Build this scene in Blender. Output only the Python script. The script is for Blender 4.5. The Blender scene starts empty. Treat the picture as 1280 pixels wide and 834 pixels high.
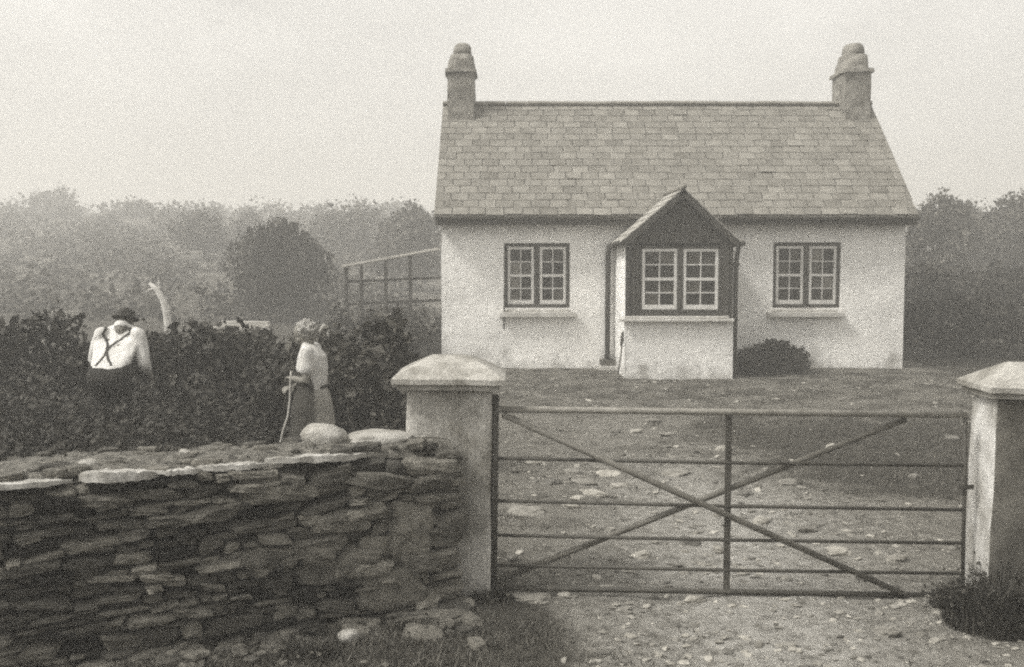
import bpy, math, random
from mathutils import Vector, Matrix, noise, Quaternion
from mathutils.bvhtree import BVHTree

sc = bpy.context.scene
COL = sc.collection
R = math.radians

# ------------------------------------------------------------------ camera
F = 1350.0
CAM = Vector((0, 0, 2.15))
TH = math.atan(92 / F)
FW = Vector((0, math.cos(TH), -math.sin(TH)))
UP = Vector((0, math.sin(TH), math.cos(TH)))


def at(px, py, Y):
    """survey helper: the place at depth Y seen in the photograph at px,py"""
    d = FW + Vector((1, 0, 0)) * ((px - 640) / F) + UP * ((417 - py) / F)
    return CAM + d * (Y / d.y)


def floor_at(px, py, z=0.0):
    d = FW + Vector((1, 0, 0)) * ((px - 640) / F) + UP * ((417 - py) / F)
    return CAM + d * ((z - CAM.z) / d.z)


cd = bpy.data.cameras.new('camera')
cam = bpy.data.objects.new('camera', cd)
COL.objects.link(cam)
cam.location = CAM
cam.rotation_euler = (math.pi / 2 - TH, 0, 0)
cd.sensor_width = 36
cd.lens = F / 1280 * 36
cd.clip_start = 0.05
cd.clip_end = 3000
sc.camera = cam


# ------------------------------------------------------------------ materials
def sep(v):
    t = min(1.0, v / 0.6)
    return (v, v * (0.932 + 0.05 * t), v * (0.775 + 0.165 * t), 1)


def nodes(name):
    m = bpy.data.materials.new(name)
    m.use_nodes = True
    nt = m.node_tree
    b = nt.nodes['Principled BSDF']
    return m, nt, b


def N(nt, typ, **kw):
    n = nt.nodes.new(typ)
    for k, v in kw.items():
        setattr(n, k, v)
    return n


def ramp(nt, stops):
    r = N(nt, 'ShaderNodeValToRGB')
    e = r.color_ramp.elements
    while len(e) < len(stops):
        e.new(0.5)
    for i, (p, c) in enumerate(stops):
        e[i].position = p
        e[i].color = c
    return r


def ntex(nt, vec, scale, detail=4, rough=0.6):
    n = N(nt, 'ShaderNodeTexNoise')
    n.inputs['Scale'].default_value = scale
    n.inputs['Detail'].default_value = detail
    n.inputs['Roughness'].default_value = rough
    nt.links.new(vec, n.inputs['Vector'])
    return n


def mathn(nt, op, a, b=None, clamp=False):
    n = N(nt, 'ShaderNodeMath', operation=op, use_clamp=clamp)
    for i, v in enumerate((a, b)):
        if v is None:
            continue
        if isinstance(v, (int, float)):
            n.inputs[i].default_value = v
        else:
            nt.links.new(v, n.inputs[i])
    return n.outputs[0]


def pm(name, lo, hi, scale=6.0, grain=0.35, gscale=120.0, rough=0.9, bump=0.3, bdist=0.01, tone=0.0, detail=5,
       stretch=(1, 1, 1), spec=0.3, r0=0.32, r1=0.68):
    """sepia procedural surface: broad mottling + fine grain + optional per-piece tone"""
    m, nt, b = nodes(name)
    tc = N(nt, 'ShaderNodeTexCoord')
    mp = N(nt, 'ShaderNodeMapping')
    mp.inputs['Scale'].default_value = stretch
    nt.links.new(tc.outputs['Object'], mp.inputs['Vector'])
    v = mp.outputs['Vector']
    if tone:                       # every stone or slate has a grain of its own
        ta = N(nt, 'ShaderNodeAttribute', attribute_name='tone')
        tv = N(nt, 'ShaderNodeVectorMath', operation='SCALE')
        tv.inputs[0].default_value = (3.1, 7.3, 5.9)
        nt.links.new(mathn(nt, 'MULTIPLY', ta.outputs['Fac'], 9.0), tv.inputs['Scale'])
        tadd = N(nt, 'ShaderNodeVectorMath', operation='ADD')
        nt.links.new(v, tadd.inputs[0])
        nt.links.new(tv.outputs[0], tadd.inputs[1])
        v = tadd.outputs[0]
    n1 = ntex(nt, v, scale, detail)
    n2 = ntex(nt, v, gscale, 2, 0.7)
    r = ramp(nt, [(r0, sep(lo)), (r1, sep(hi))])
    nt.links.new(n1.outputs['Fac'], r.inputs['Fac'])
    g = mathn(nt, 'MULTIPLY_ADD', n2.outputs['Fac'], grain * 2)
    nt.nodes[-1].inputs[2].default_value = 1 - grain
    fac = g
    if tone:
        a = N(nt, 'ShaderNodeAttribute', attribute_name='tone')
        t = mathn(nt, 'MULTIPLY_ADD', a.outputs['Fac'], tone * 2)
        nt.nodes[-1].inputs[2].default_value = 1 - tone
        fac = mathn(nt, 'MULTIPLY', g, t)
    mx = N(nt, 'ShaderNodeVectorMath', operation='SCALE')
    nt.links.new(r.outputs['Color'], mx.inputs[0])
    nt.links.new(fac, mx.inputs['Scale'])
    nt.links.new(mx.outputs[0], b.inputs['Base Color'])
    b.inputs['Roughness'].default_value = rough
    b.inputs['Specular IOR Level'].default_value = spec
    if bump:
        h = mathn(nt, 'MULTIPLY_ADD', n2.outputs['Fac'], 0.5)
        nt.links.new(n1.outputs['Fac'], nt.nodes[-1].inputs[2])
        bp = N(nt, 'ShaderNodeBump')
        bp.inputs['Strength'].default_value = bump
        bp.inputs['Distance'].default_value = bdist
        nt.links.new(h, bp.inputs['Height'])
        nt.links.new(bp.outputs[0], b.inputs['Normal'])
    return m


def leafmat(name, lo, hi):
    m, nt, b = nodes(name)
    tc = N(nt, 'ShaderNodeTexCoord')
    n1 = ntex(nt, tc.outputs['Object'], 2.2, 3)
    a = N(nt, 'ShaderNodeAttribute', attribute_name='tone')
    f = mathn(nt, 'MULTIPLY_ADD', n1.outputs['Fac'], 0.9)
    nt.links.new(mathn(nt, 'MULTIPLY_ADD', a.outputs['Fac'], 0.7), nt.nodes[-2].inputs[2])
    nt.nodes[-1].inputs[2].default_value = -0.30
    r = ramp(nt, [(0.1, sep(lo)), (0.9, sep(hi))])
    nt.links.new(f, r.inputs['Fac'])
    nt.links.new(r.outputs['Color'], b.inputs['Base Color'])
    b.inputs['Roughness'].default_value = 0.6
    b.inputs['Specular IOR Level'].default_value = 0.12
    return m


M = {}


def build_materials():
    # whitewashed roughcast with damp dirt rising from the ground
    m, nt, b = nodes('whitewash')
    tc = N(nt, 'ShaderNodeTexCoord')
    o = tc.outputs['Object']
    big = ntex(nt, o, 1.1, 5)
    mid = ntex(nt, o, 7, 4)
    gr = ntex(nt, o, 95, 2, 0.7)
    r = ramp(nt, [(0.34, sep(0.64)), (0.58, sep(0.88))])
    nt.links.new(mathn(nt, 'ADD', mathn(nt, 'MULTIPLY', big.outputs['Fac'], 0.6), mathn(nt, 'MULTIPLY', mid.outputs['Fac'], 0.4)), r.inputs['Fac'])
    sx = N(nt, 'ShaderNodeSeparateXYZ')
    nt.links.new(o, sx.inputs[0])
    mpz = N(nt, 'ShaderNodeMapping')
    mpz.inputs['Scale'].default_value = (1, 1, 0.55)
    nt.links.new(o, mpz.inputs['Vector'])
    dn = ntex(nt, mpz.outputs['Vector'], 2.6, 6, 0.65)
    thr = mathn(nt, 'MULTIPLY_ADD', dn.outputs['Fac'], 1.9)
    nt.nodes[-1].inputs[2].default_value = -0.62
    d = mathn(nt, 'SUBTRACT', thr, sx.outputs['Z'])
    d = mathn(nt, 'MULTIPLY', d, 2.2, True)
    d = mathn(nt, 'MULTIPLY', d, 0.72)
    mx = N(nt, 'ShaderNodeMix', data_type='RGBA')
    nt.links.new(d, mx.inputs['Factor'])
    nt.links.new(r.outputs['Color'], mx.inputs['A'])
    mx.inputs['B'].default_value = sep(0.24)
    sc_ = N(nt, 'ShaderNodeVectorMath', operation='SCALE')
    nt.links.new(mx.outputs['Result'], sc_.inputs[0])
    nt.links.new(mathn(nt, 'MULTIPLY_ADD', gr.outputs['Fac'], 0.9), sc_.inputs['Scale'])
    nt.nodes[-1].inputs[2].default_value = 0.55
    nt.links.new(sc_.outputs[0], b.inputs['Base Color'])
    b.inputs['Roughness'].default_value = 0.95
    bp = N(nt, 'ShaderNodeBump')
    bp.inputs['Strength'].default_value = 0.8
    bp.inputs['Distance'].default_value = 0.03
    hh = mathn(nt, 'ADD', mid.outputs['Fac'], mathn(nt, 'MULTIPLY', gr.outputs['Fac'], 0.5))
    nt.links.new(hh, bp.inputs['Height'])
    nt.links.new(bp.outputs[0], b.inputs['Normal'])
    M['whitewash'] = m

    M['slate'] = pm('slate', 0.13, 0.235, 1.5, 0.5, 45, 0.8, 0.5, 0.01, tone=0.10, spec=0.25)
    M['slate_porch'] = pm('porch_slate', 0.28, 0.38, 2, 0.2, 60, 0.75, 0.3, tone=0.15)
    M['ridge'] = pm('ridge_tile', 0.17, 0.24, 5, 0.25, 60, 0.85, 0.3)
    M['chimney'] = pm('chimney_render', 0.10, 0.27, 4.5, 0.5, 30, 0.95, 0.7, 0.02)
    M['fascia'] = pm('dark_fascia', 0.05, 0.08, 4, 0.2, 50, 0.7, 0.1)
    M['darkwood'] = pm('dark_painted_wood', 0.022, 0.042, 5, 0.35, 50, 0.7, 0.3, stretch=(1, 1, 0.2))
    M['frame'] = pm('window_frame_paint', 0.035, 0.055, 6, 0.15, 60, 0.6, 0.1)
    M['sash'] = pm('white_sash_paint', 0.50, 0.64, 8, 0.12, 60, 0.5, 0.1)
    M['sill'] = pm('sill_stone', 0.36, 0.52, 5, 0.3, 60, 0.9, 0.3)
    m, nt, b = nodes('window_glass')
    a = N(nt, 'ShaderNodeAttribute', attribute_name='tone')
    r = ramp(nt, [(0.0, sep(0.012)), (0.55, sep(0.04)), (0.85, sep(0.085)), (1.0, sep(0.22))])
    nt.links.new(a.outputs['Fac'], r.inputs['Fac'])
    nt.links.new(r.outputs['Color'], b.inputs['Base Color'])
    b.inputs['Roughness'].default_value = 0.22
    b.inputs['Specular IOR Level'].default_value = 0.3
    M['glass'] = m
    M['pipe'] = pm('iron_pipe', 0.035, 0.06, 5, 0.3, 60, 0.6, 0.2)
    M['pillar'] = pm('pillar_render', 0.17, 0.44, 3.0, 0.6, 55, 0.95, 0.9, 0.014, r0=0.40, r1=0.60, stretch=(1, 1, .6))
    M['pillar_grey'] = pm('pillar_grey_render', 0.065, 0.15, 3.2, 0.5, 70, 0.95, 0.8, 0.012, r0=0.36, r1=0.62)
    M['sunlit_side'] = pm('pillar_sunlit_side', 0.24, 0.60, 4, 0.5, 60, 0.95, 0.7, 0.012)  # sun on the right pillar's left face, put into the colour
    M['cap'] = pm('pillar_cap_concrete', 0.19, 0.39, 4, 0.5, 60, 0.95, 0.8, 0.014, r0=0.40, r1=0.60)
    M['gate'] = pm('gate_iron', 0.04, 0.075, 9, 0.3, 120, 0.65, 0.2)
    M['rail'] = pm('worn_rail_paint', 0.14, 0.25, 9, 0.3, 120, 0.6, 0.2)
    M['brace'] = pm('worn_brace_paint', 0.08, 0.14, 9, 0.3, 120, 0.6, 0.2)
    M['wallstone'] = pm('wall_stone', 0.065, 0.135, 11, 0.6, 70, 0.95, 1.0, 0.03, tone=0.85)
    M['wallcore'] = pm('wall_earth_core', 0.055, 0.10, 8, 0.4, 90, 1.0, 0.6, 0.02)
    M['walltop'] = pm('wall_top_earth', 0.045, 0.21, 16, 0.6, 60, 1.0, 1.0, 0.04)
    M['slab'] = pm('pale_slab', 0.18, 0.52, 7, 0.5, 60, 0.95, 0.5, 0.012)
    M['boulder'] = pm('pale_boulder', 0.22, 0.44, 6, 0.4, 70, 0.95, 0.9, 0.02)
    M['pebble'] = pm('yard_stone', 0.15, 0.29, 9, 0.4, 60, 0.95, 0.6, 0.01, tone=0.6)
    M['wood'] = pm('grey_timber', 0.09, 0.16, 4, 0.3, 60, 0.9, 0.3, stretch=(1, 1, 0.3))
    M['palewood'] = pm('pale_timber', 0.32, 0.45, 4, 0.25, 60, 0.9, 0.3)
    M['bark'] = pm('bark', 0.08, 0.14, 6, 0.3, 40, 0.95, 0.5, stretch=(1, 1, 0.3))
    M['palebark'] = pm('pale_bark', 0.40, 0.55, 6, 0.3, 40, 0.95, 0.5)
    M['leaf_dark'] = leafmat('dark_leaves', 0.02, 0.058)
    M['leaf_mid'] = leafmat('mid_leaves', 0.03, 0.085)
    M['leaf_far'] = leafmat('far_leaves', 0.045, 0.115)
    M['leaf_wall'] = leafmat('garden_leaves', 0.06, 0.17)
    M['grass'] = leafmat('grass_blades', 0.04, 0.14)
    M['shirt'] = pm('white_shirt_cloth', 0.52, 0.68, 9, 0.1, 150, 0.9, 0.5, 0.02)
    M['blouse'] = pm('pale_blouse_cloth', 0.46, 0.60, 9, 0.12, 150, 0.9, 0.5, 0.02)
    M['skirt'] = pm('grey_skirt_cloth', 0.20, 0.32, 10, 0.2, 150, 0.95, 0.5, 0.02)
    M['apron'] = pm('dark_apron_cloth', 0.03, 0.05, 10, 0.2, 150, 0.95, 0.4, 0.02)
    M['trousers'] = pm('dark_trouser_cloth', 0.012, 0.022, 10, 0.2, 150, 0.95, 0.5, 0.02)
    M['braces'] = pm('dark_braces', 0.03, 0.045, 10, 0.1, 150, 0.8, 0.1)
    M['skin'] = pm('skin', 0.15, 0.21, 12, 0.1, 150, 0.6, 0.15)
    M['hair_pale'] = pm('pale_curly_hair', 0.16, 0.50, 40, 0.35, 180, 0.8, 0.9, 0.02)
    M['hair_dark'] = pm('dark_hair', 0.06, 0.10, 40, 0.3, 180, 0.8, 0.8, 0.01)
    M['boot'] = pm('boot_leather', 0.05, 0.08, 10, 0.2, 100, 0.6, 0.2)

    # ground: worn dirt and gravel against rough grass (mask painted per vertex)
    m, nt, b = nodes('ground_soil')
    tc = N(nt, 'ShaderNodeTexCoord')
    o = tc.outputs['Object']
    a = N(nt, 'ShaderNodeAttribute', attribute_name='grass')
    fm = N(nt, 'ShaderNodeAttribute', attribute_name='hill')
    n1 = ntex(nt, o, 1.6, 6, 0.65)
    n2 = ntex(nt, o, 9, 6, 0.7)
    n3 = ntex(nt, o, 55, 3, 0.7)
    vor = N(nt, 'ShaderNodeTexVoronoi')
    vor.inputs['Scale'].default_value = 26
    nt.links.new(o, vor.inputs['Vector'])
    dirt = ramp(nt, [(0.34, sep(0.08)), (0.47, sep(0.16)), (0.56, sep(0.23)), (0.68, sep(0.38))])
    nt.links.new(mathn(nt, 'ADD', mathn(nt, 'MULTIPLY', n2.outputs['Fac'], 0.65), mathn(nt, 'MULTIPLY', n3.outputs['Fac'], 0.35)), dirt.inputs['Fac'])
    grs = ramp(nt, [(0.30, sep(0.035)), (0.70, sep(0.10))])
    nt.links.new(n2.outputs['Fac'], grs.inputs['Fac'])
    k = mathn(nt, 'MULTIPLY_ADD', n1.outputs['Fac'], 1.1)
    nt.links.new(mathn(nt, 'MULTIPLY_ADD', n2.outputs['Fac'], 0.9), nt.nodes[-2].inputs[2])
    nt.nodes[-1].inputs[2].default_value = -1.0
    k = mathn(nt, 'ADD', k, a.outputs['Fac'])
    st = N(nt, 'ShaderNodeMapRange', interpolation_type='SMOOTHSTEP')
    st.inputs['From Min'].default_value = 0.38
    st.inputs['From Max'].default_value = 0.66
    nt.links.new(k, st.inputs['Value'])
    mx = N(nt, 'ShaderNodeMix', data_type='RGBA')
    nt.links.new(st.outputs[0], mx.inputs['Factor'])
    cell = N(nt, 'ShaderNodeSeparateColor')
    nt.links.new(vor.outputs['Color'], cell.inputs[0])
    chip = mathn(nt, 'MULTIPLY', mathn(nt, 'GREATER_THAN', cell.outputs[0], 0.80), mathn(nt, 'LESS_THAN', vor.outputs['Distance'], mathn(nt, 'MULTIPLY', cell.outputs[1], 0.42)))
    chip = mathn(nt, 'MULTIPLY', chip, 0.4)
    mxc = N(nt, 'ShaderNodeMix', data_type='RGBA')
    nt.links.new(chip, mxc.inputs['Factor'])
    nt.links.new(dirt.outputs['Color'], mxc.inputs['A'])
    mxc.inputs['B'].default_value = sep(0.36)
    trk = N(nt, 'ShaderNodeAttribute', attribute_name='track')
    dust = mathn(nt, 'MULTIPLY_ADD', n2.outputs['Fac'], 2.2)
    nt.nodes[-1].inputs[2].default_value = -0.75
    dust = mathn(nt, 'MULTIPLY', mathn(nt, 'ADD', dust, 0.2), trk.outputs['Fac'], True)
    mxt = N(nt, 'ShaderNodeMix', data_type='RGBA')
    nt.links.new(dust, mxt.inputs['Factor'])
    nt.links.new(mxc.outputs['Result'], mxt.inputs['A'])
    mxt.inputs['B'].default_value = sep(0.44)
    nt.links.new(mxt.outputs['Result'], mx.inputs['A'])
    nt.links.new(grs.outputs['Color'], mx.inputs['B'])
    hn = ntex(nt, o, 0.22, 8, 0.72)
    hill = ramp(nt, [(0.35, sep(0.055)), (0.5, sep(0.095)), (0.66, sep(0.18))])
    nt.links.new(hn.outputs['Fac'], hill.inputs['Fac'])
    mx2 = N(nt, 'ShaderNodeMix', data_type='RGBA')
    nt.links.new(fm.outputs['Fac'], mx2.inputs['Factor'])
    nt.links.new(mx.outputs['Result'], mx2.inputs['A'])
    nt.links.new(hill.outputs['Color'], mx2.inputs['B'])
    nt.links.new(mx2.outputs['Result'], b.inputs['Base Color'])
    b.inputs['Roughness'].default_value = 1.0
    b.inputs['Specular IOR Level'].default_value = 0.1
    bp = N(nt, 'ShaderNodeBump')
    bp.inputs['Strength'].default_value = 1.0
    bp.inputs['Distance'].default_value = 0.06
    hh = mathn(nt, 'ADD', n2.outputs['Fac'], mathn(nt, 'MULTIPLY', n3.outputs['Fac'], 0.6))
    nt.links.new(hh, bp.inputs['Height'])
    nt.links.new(bp.outputs[0], b.inputs['Normal'])
    M['ground'] = m


build_materials()


# ------------------------------------------------------------------ mesh collector
class MB:
    def __init__(s):
        s.v, s.f, s.t = [], [], []

    def add(s, verts, faces, tone=0.5):
        o = len(s.v)
        s.v += [tuple(p) for p in verts]
        s.f += [tuple(i + o for i in q) for q in faces]
        s.t += [tone] * len(verts)

    def box(s, c, size, rot=None, tone=0.5):
        hx, hy, hz = size[0] / 2, size[1] / 2, size[2] / 2
        c = Vector(c)
        vs = []
        for x in (-hx, hx):
            for y in (-hy, hy):
                for z in (-hz, hz):
                    p = Vector((x, y, z))
                    if rot is not None:
                        p = rot @ p
                    vs.append(c + p)
        s.add(vs, [(0, 1, 3, 2), (4, 6, 7, 5), (0, 4, 5, 1), (2, 3, 7, 6), (0, 2, 6, 4), (1, 5, 7, 3)], tone)

    def bar(s, p, q, w, h, up=Vector((0, 0, 1)), tone=0.5):
        p, q = Vector(p), Vector(q)
        d = (q - p)
        L = d.length
        d.normalize()
        side = d.cross(up).normalized()
        u = side.cross(d).normalized()
        rot = Matrix((d, side, u)).transposed()
        s.box((p + q) / 2, (L, w, h), rot, tone)

    def tube(s, pts, rad, n=10, tone=0.5, cap=True):
        pts = [Vector(p) for p in pts]
        if isinstance(rad, (int, float)):
            rad = [rad] * len(pts)
        vs, fs = [], []
        prev = None
        for i, p in enumerate(pts):
            d = (pts[min(i + 1, len(pts) - 1)] - pts[max(i - 1, 0)]).normalized()
            if prev is None:
                a = d.orthogonal().normalized()
            else:
                a = (prev - d * prev.dot(d)).normalized()
            prev = a
            b = d.cross(a)
            for k in range(n):
                t = 2 * math.pi * k / n
                vs.append(p + (a * math.cos(t) + b * math.sin(t)) * rad[i])
        for i in range(len(pts) - 1):
            for k in range(n):
                k2 = (k + 1) % n
                fs.append((i * n + k, i * n + k2, (i + 1) * n + k2, (i + 1) * n + k))
        if cap:
            fs.append(tuple(reversed(range(n))))
            fs.append(tuple(range((len(pts) - 1) * n, len(pts) * n)))
        s.add(vs, fs, tone)

    def loft(s, rings, n=20, tone=0.5, power=2.0, closed=True):
        """rings: (centre, axis a, axis b) with the axes holding the half-widths"""
        vs, fs = [], []
        for c, a, b in rings:
            c, a, b = Vector(c), Vector(a), Vector(b)
            for k in range(n):
                t = 2 * math.pi * k / n
                ct, st = math.cos(t), math.sin(t)
                e = 2.0 / power
                x = math.copysign(abs(ct) ** e, ct)
                y = math.copysign(abs(st) ** e, st)
                vs.append(c + a * x + b * y)
        for i in range(len(rings) - 1):
            for k in range(n):
                k2 = (k + 1) % n
                fs.append((i * n + k, i * n + k2, (i + 1) * n + k2, (i + 1) * n + k))
        if closed:
            fs.append(tuple(reversed(range(n))))
            fs.append(tuple(range((len(rings) - 1) * n, len(rings) * n)))
        s.add(vs, fs, tone)

    def ball(s, c, r, rot=None, n=14, tone=0.5):
        if isinstance(r, (int, float)):
            r = (r, r, r)
        c = Vector(c)
        vs, fs = [], []
        m = n // 2
        for i in range(m + 1):
            ph = math.pi * i / m
            ph = min(max(ph, 0.02), math.pi - 0.02)
            for k in range(n):
                t = 2 * math.pi * k / n
                p = Vector((r[0] * math.sin(ph) * math.cos(t), r[1] * math.sin(ph) * math.sin(t), r[2] * math.cos(ph)))
                if rot is not None:
                    p = rot @ p
                vs.append(c + p)
        for i in range(m):
            for k in range(n):
                k2 = (k + 1) % n
                fs.append((i * n + k, (i + 1) * n + k, (i + 1) * n + k2, i * n + k2))
        fs.append(tuple(range(n)))
        fs.append(tuple(reversed(range(m * n, (m + 1) * n))))
        s.add(vs, fs, tone)

    def stone(s, c, size, rng, rot=None, seg=4, power=3.2, amp=0.16, tone=None, wedge=0.0):
        """an irregular boxy stone: cube grid pushed to a superellipsoid, then roughened"""
        seed = Vector((rng.uniform(0, 90), rng.uniform(0, 90), rng.uniform(0, 90)))
        idx, vs, fs = {}, [], []
        c = Vector(c)
        w1, w2, w3 = [rng.uniform(-wedge, wedge) for _ in range(3)]

        def vid(i, j, k):
            key = (i, j, k)
            if key not in idx:
                p = Vector((i / seg * 2 - 1, j / seg * 2 - 1, k / seg * 2 - 1))
                l = (abs(p.x) ** power + abs(p.y) ** power + abs(p.z) ** power) ** (1 / power)
                p = p / l
                nn = noise.noise_vector(p * 1.1 + seed)
                p = p + nn * amp + noise.noise_vector(p * 3.1 + seed) * amp * 0.4
                p.z *= 1 + w1 * p.x
                p.x += w2 * p.z
                p.z += w3 * p.x * 0.5
                p = Vector((p.x * size[0] / 2, p.y * size[1] / 2, p.z * size[2] / 2))
                if rot is not None:
                    p = rot @ p
                idx[key] = len(vs)
                vs.append(c + p)
            return idx[key]
        for i in range(seg):
            for j in range(seg):
                for w in (0, seg):
                    qs = [(vid(w, i, j), vid(w, i + 1, j), vid(w, i + 1, j + 1), vid(w, i, j + 1)),
                          (vid(i, w, j), vid(i, w, j + 1), vid(i + 1, w, j + 1), vid(i + 1, w, j)),
                          (vid(i, j, w), vid(i + 1, j, w), vid(i + 1, j + 1, w), vid(i, j + 1, w))]
                    fs += [q if w else tuple(reversed(q)) for q in qs]
        s.add(vs, fs, rng.random() if tone is None else tone)

    def leaf(s, p, size, rng, tone, flat=0.0):
        d = Vector((rng.gauss(0, 1), rng.gauss(0, 1), rng.gauss(0, 1) * (1 - flat))).normalized()
        u = Vector((rng.gauss(0, 1), rng.gauss(0, 1), rng.gauss(0, 1)))
        u = d.cross(u)
        if u.length < 1e-4:
            u = d.orthogonal()
        u.normalize()
        w = size * rng.uniform(0.3, 0.55)
        L = size * rng.uniform(0.7, 1.3)
        nn = d.cross(u) * w * 0.35
        p = Vector(p)
        s.add([p - d * L * 0.5, p + u * w + nn, p + d * L * 0.5, p - u * w + nn], [(0, 1, 2), (0, 2, 3)], tone)

    def mesh(s, name):
        me = bpy.data.meshes.new(name)
        me.from_pydata(s.v, [], s.f)
        a = me.attributes.new('tone', 'FLOAT', 'POINT')
        a.data.foreach_set('value', s.t)
        me.update()
        return me

    def obj(s, name, mat, parent=None, smooth=False, bevel=0.0, loc=None):
        o = bpy.data.objects.new(name, s.mesh(name))
        COL.objects.link(o)
        o.data.materials.append(M[mat])
        if smooth:
            o.data.polygons.foreach_set('use_smooth', [True] * len(o.data.polygons))
        if bevel:
            b = o.modifiers.new('bevel', 'BEVEL')
            b.width = bevel
            b.segments = 2
            b.limit_method = 'ANGLE'
        if parent:
            o.parent = parent
        if loc is not None:
            o.location = loc
        return o


def tag(o, label=None, cat=None, group=None, kind=None):
    if label:
        o['label'] = label
    if cat:
        o['category'] = cat
        o['kind'] = 'thing'
    if group:
        o['group'] = group
    if kind:
        o['kind'] = kind
    return o


def thing(name, label, cat, loc=(0, 0, 0), rz=0.0, group=None):
    o = bpy.data.objects.new(name, None)
    o.empty_display_size = 0.2
    COL.objects.link(o)
    o.location = loc
    o.rotation_euler = (0, 0, rz)
    return tag(o, label, cat, group)


def copy_tree(o, parent=None):
    c = o.copy()
    COL.objects.link(c)
    c.parent = parent
    for ch in list(o.children):
        copy_tree(ch, c)
    return c


def bake(o, mods):
    """apply modifiers without operators"""
    for typ, kw in mods:
        m = o.modifiers.new(typ, typ)
        for k, v in kw.items():
            setattr(m, k, v)
    dg = bpy.context.evaluated_depsgraph_get()
    me = bpy.data.meshes.new_from_object(o.evaluated_get(dg))
    me.name = o.data.name
    old = o.data
    o.modifiers.clear()
    o.data = me
    bpy.data.meshes.remove(old)
    me.polygons.foreach_set('use_smooth', [True] * len(me.polygons))
    return o


def sm(a, b, x):
    t = min(1, max(0, (x - a) / (b - a)))
    return t * t * (3 - 2 * t)


# ------------------------------------------------------------------ ground
def gz(x, y):
    z = 0.06 * sm(14, 19, y)
    z += 0.05 * sm(-1.2, -2.2, x) * sm(6.6, 7.4, y)
    if y > 30:
        side = sm(-3, -12, x)
        z += sm(26, 115, y) * (3.0 + 3.2 * side)
        z += sm(120, 260, y) * (1.2 + 1.6 * side)
        z += noise.noise(Vector((x * 0.02, y * 0.02, 3))) * 1.6 * sm(45, 110, y)
    n = noise.noise(Vector((x * 0.9, y * 0.9, 0))) * 0.022 + noise.noise(Vector((x * 3.3, y * 3.3, 7))) * 0.018
    if 4 < y < 16:
        n -= 0.025 * (math.exp(-((x - 0.95) / .18) ** 2) + math.exp(-((x - 2.25) / .18) ** 2))
    return z + n


def grass_mask(x, y):
    """where rough grass grows (1) and where the earth is worn bare (0)"""
    g = 0.38
    g += 0.55 * sm(0.3, -0.5, x) * sm(9.0, 6.5, y)          # verge outside, left of the gate
    g += 0.28 * sm(0.35, -0.2, x - 0.55 + 0.2 * (y - 5)) * sm(7.2, 6.5, y)
    g -= 0.55 * math.exp(-((x - 1.5 - 0.05 * (y - 6)) / 0.85) ** 2) * sm(9.0, 6.8, y)   # worn track before the gate
    g -= 0.22 * math.exp(-((x - 2.3) / 1.0) ** 2) * sm(7.0, 7.6, y) * sm(11.0, 9.0, y)
    g += 0.38 * sm(2.0, 3.5, x - (11.2 - y) * 0.12) * sm(9.2, 10.2, y) * sm(16.0, 13.0, y)  # dark grass, right of the yard
    g += 0.12 * sm(14, 17, y) * sm(22, 20.5, y)
    g += 0.6 * sm(-1.0, -2.0, x) * sm(7.0, 7.8, y)          # garden
    g += 0.5 * sm(7.9, 8.8, x)
    g += 0.4 * sm(2.9, 3.2, x) * sm(7.6, 7.2, y)
    return g


def track_mask(x, y):
    """dusty worn wheel way through the gate"""
    c = 1.45 + .30 * sm(6, 9, y)
    return .9 * math.exp(-((x - c) / .75) ** 2) * sm(12.5, 9.0, y) + .25 * math.exp(-((x - 1.5) / 1.6) ** 2) * sm(19, 12, y)


def graded(lo, hi, c0, c1, step, grow=1.17):
    c = []
    x = c0
    while x <= c1:
        c.append(x)
        x += step
    s, x = step, c0
    left = []
    while x > lo:
        s *= grow
        x -= s
        left.append(max(x, lo))
    s, x = step, c[-1]
    right = []
    while x < hi:
        s *= grow
        x += s
        right.append(min(x, hi))
    return left[::-1] + c + right


gx = graded(-330, 330, -6, 9, 0.085)
gy = graded(-40, 460, 3.0, 22, 0.085)
gm = MB()
W = len(gx)
gm.v = [(x, y, gz(x, y)) for y in gy for x in gx]
gm.t = [0.5] * len(gm.v)
gm.f = [(j * W + i, j * W + i + 1, (j + 1) * W + i + 1, (j + 1) * W + i) for j in range(len(gy) - 1) for i in range(W - 1)]
ground = gm.obj('ground', 'ground', smooth=True)
for nm, fn in (('grass', lambda x, y: grass_mask(x, y)), ('hill', lambda x, y: sm(26, 40, y)), ('track', track_mask)):
    a = ground.data.attributes.new(nm, 'FLOAT', 'POINT')
    a.data.foreach_set('value', [fn(v[0], v[1]) for v in gm.v])
tag(ground, kind='structure')

# ------------------------------------------------------------------ cottage
HX0, HX1, HY0, HY1 = -1.36, 7.55, 20.8, 26.0
EZ, RZ = 3.155, 5.41
RY = (HY0 + HY1) / 2
rng = random.Random(5)
cottage = thing('cottage', 'whitewashed single storey cottage with slate roof, two chimneys and a dark gabled porch', 'house', (HX0, HY0, 0))
HB = Vector((HX0, HY0, 0))


def hpart(mb, name, mat, **kw):
    mb.v = [(v[0] - HX0, v[1] - HY0, v[2]) for v in mb.v]
    return mb.obj(name, mat, cottage, **kw)


def sub(mb, name, mat, parent, **kw):
    mb.v = [(v[0] - HX0, v[1] - HY0, v[2]) for v in mb.v]
    return mb.obj(name, mat, parent, **kw)


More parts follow.
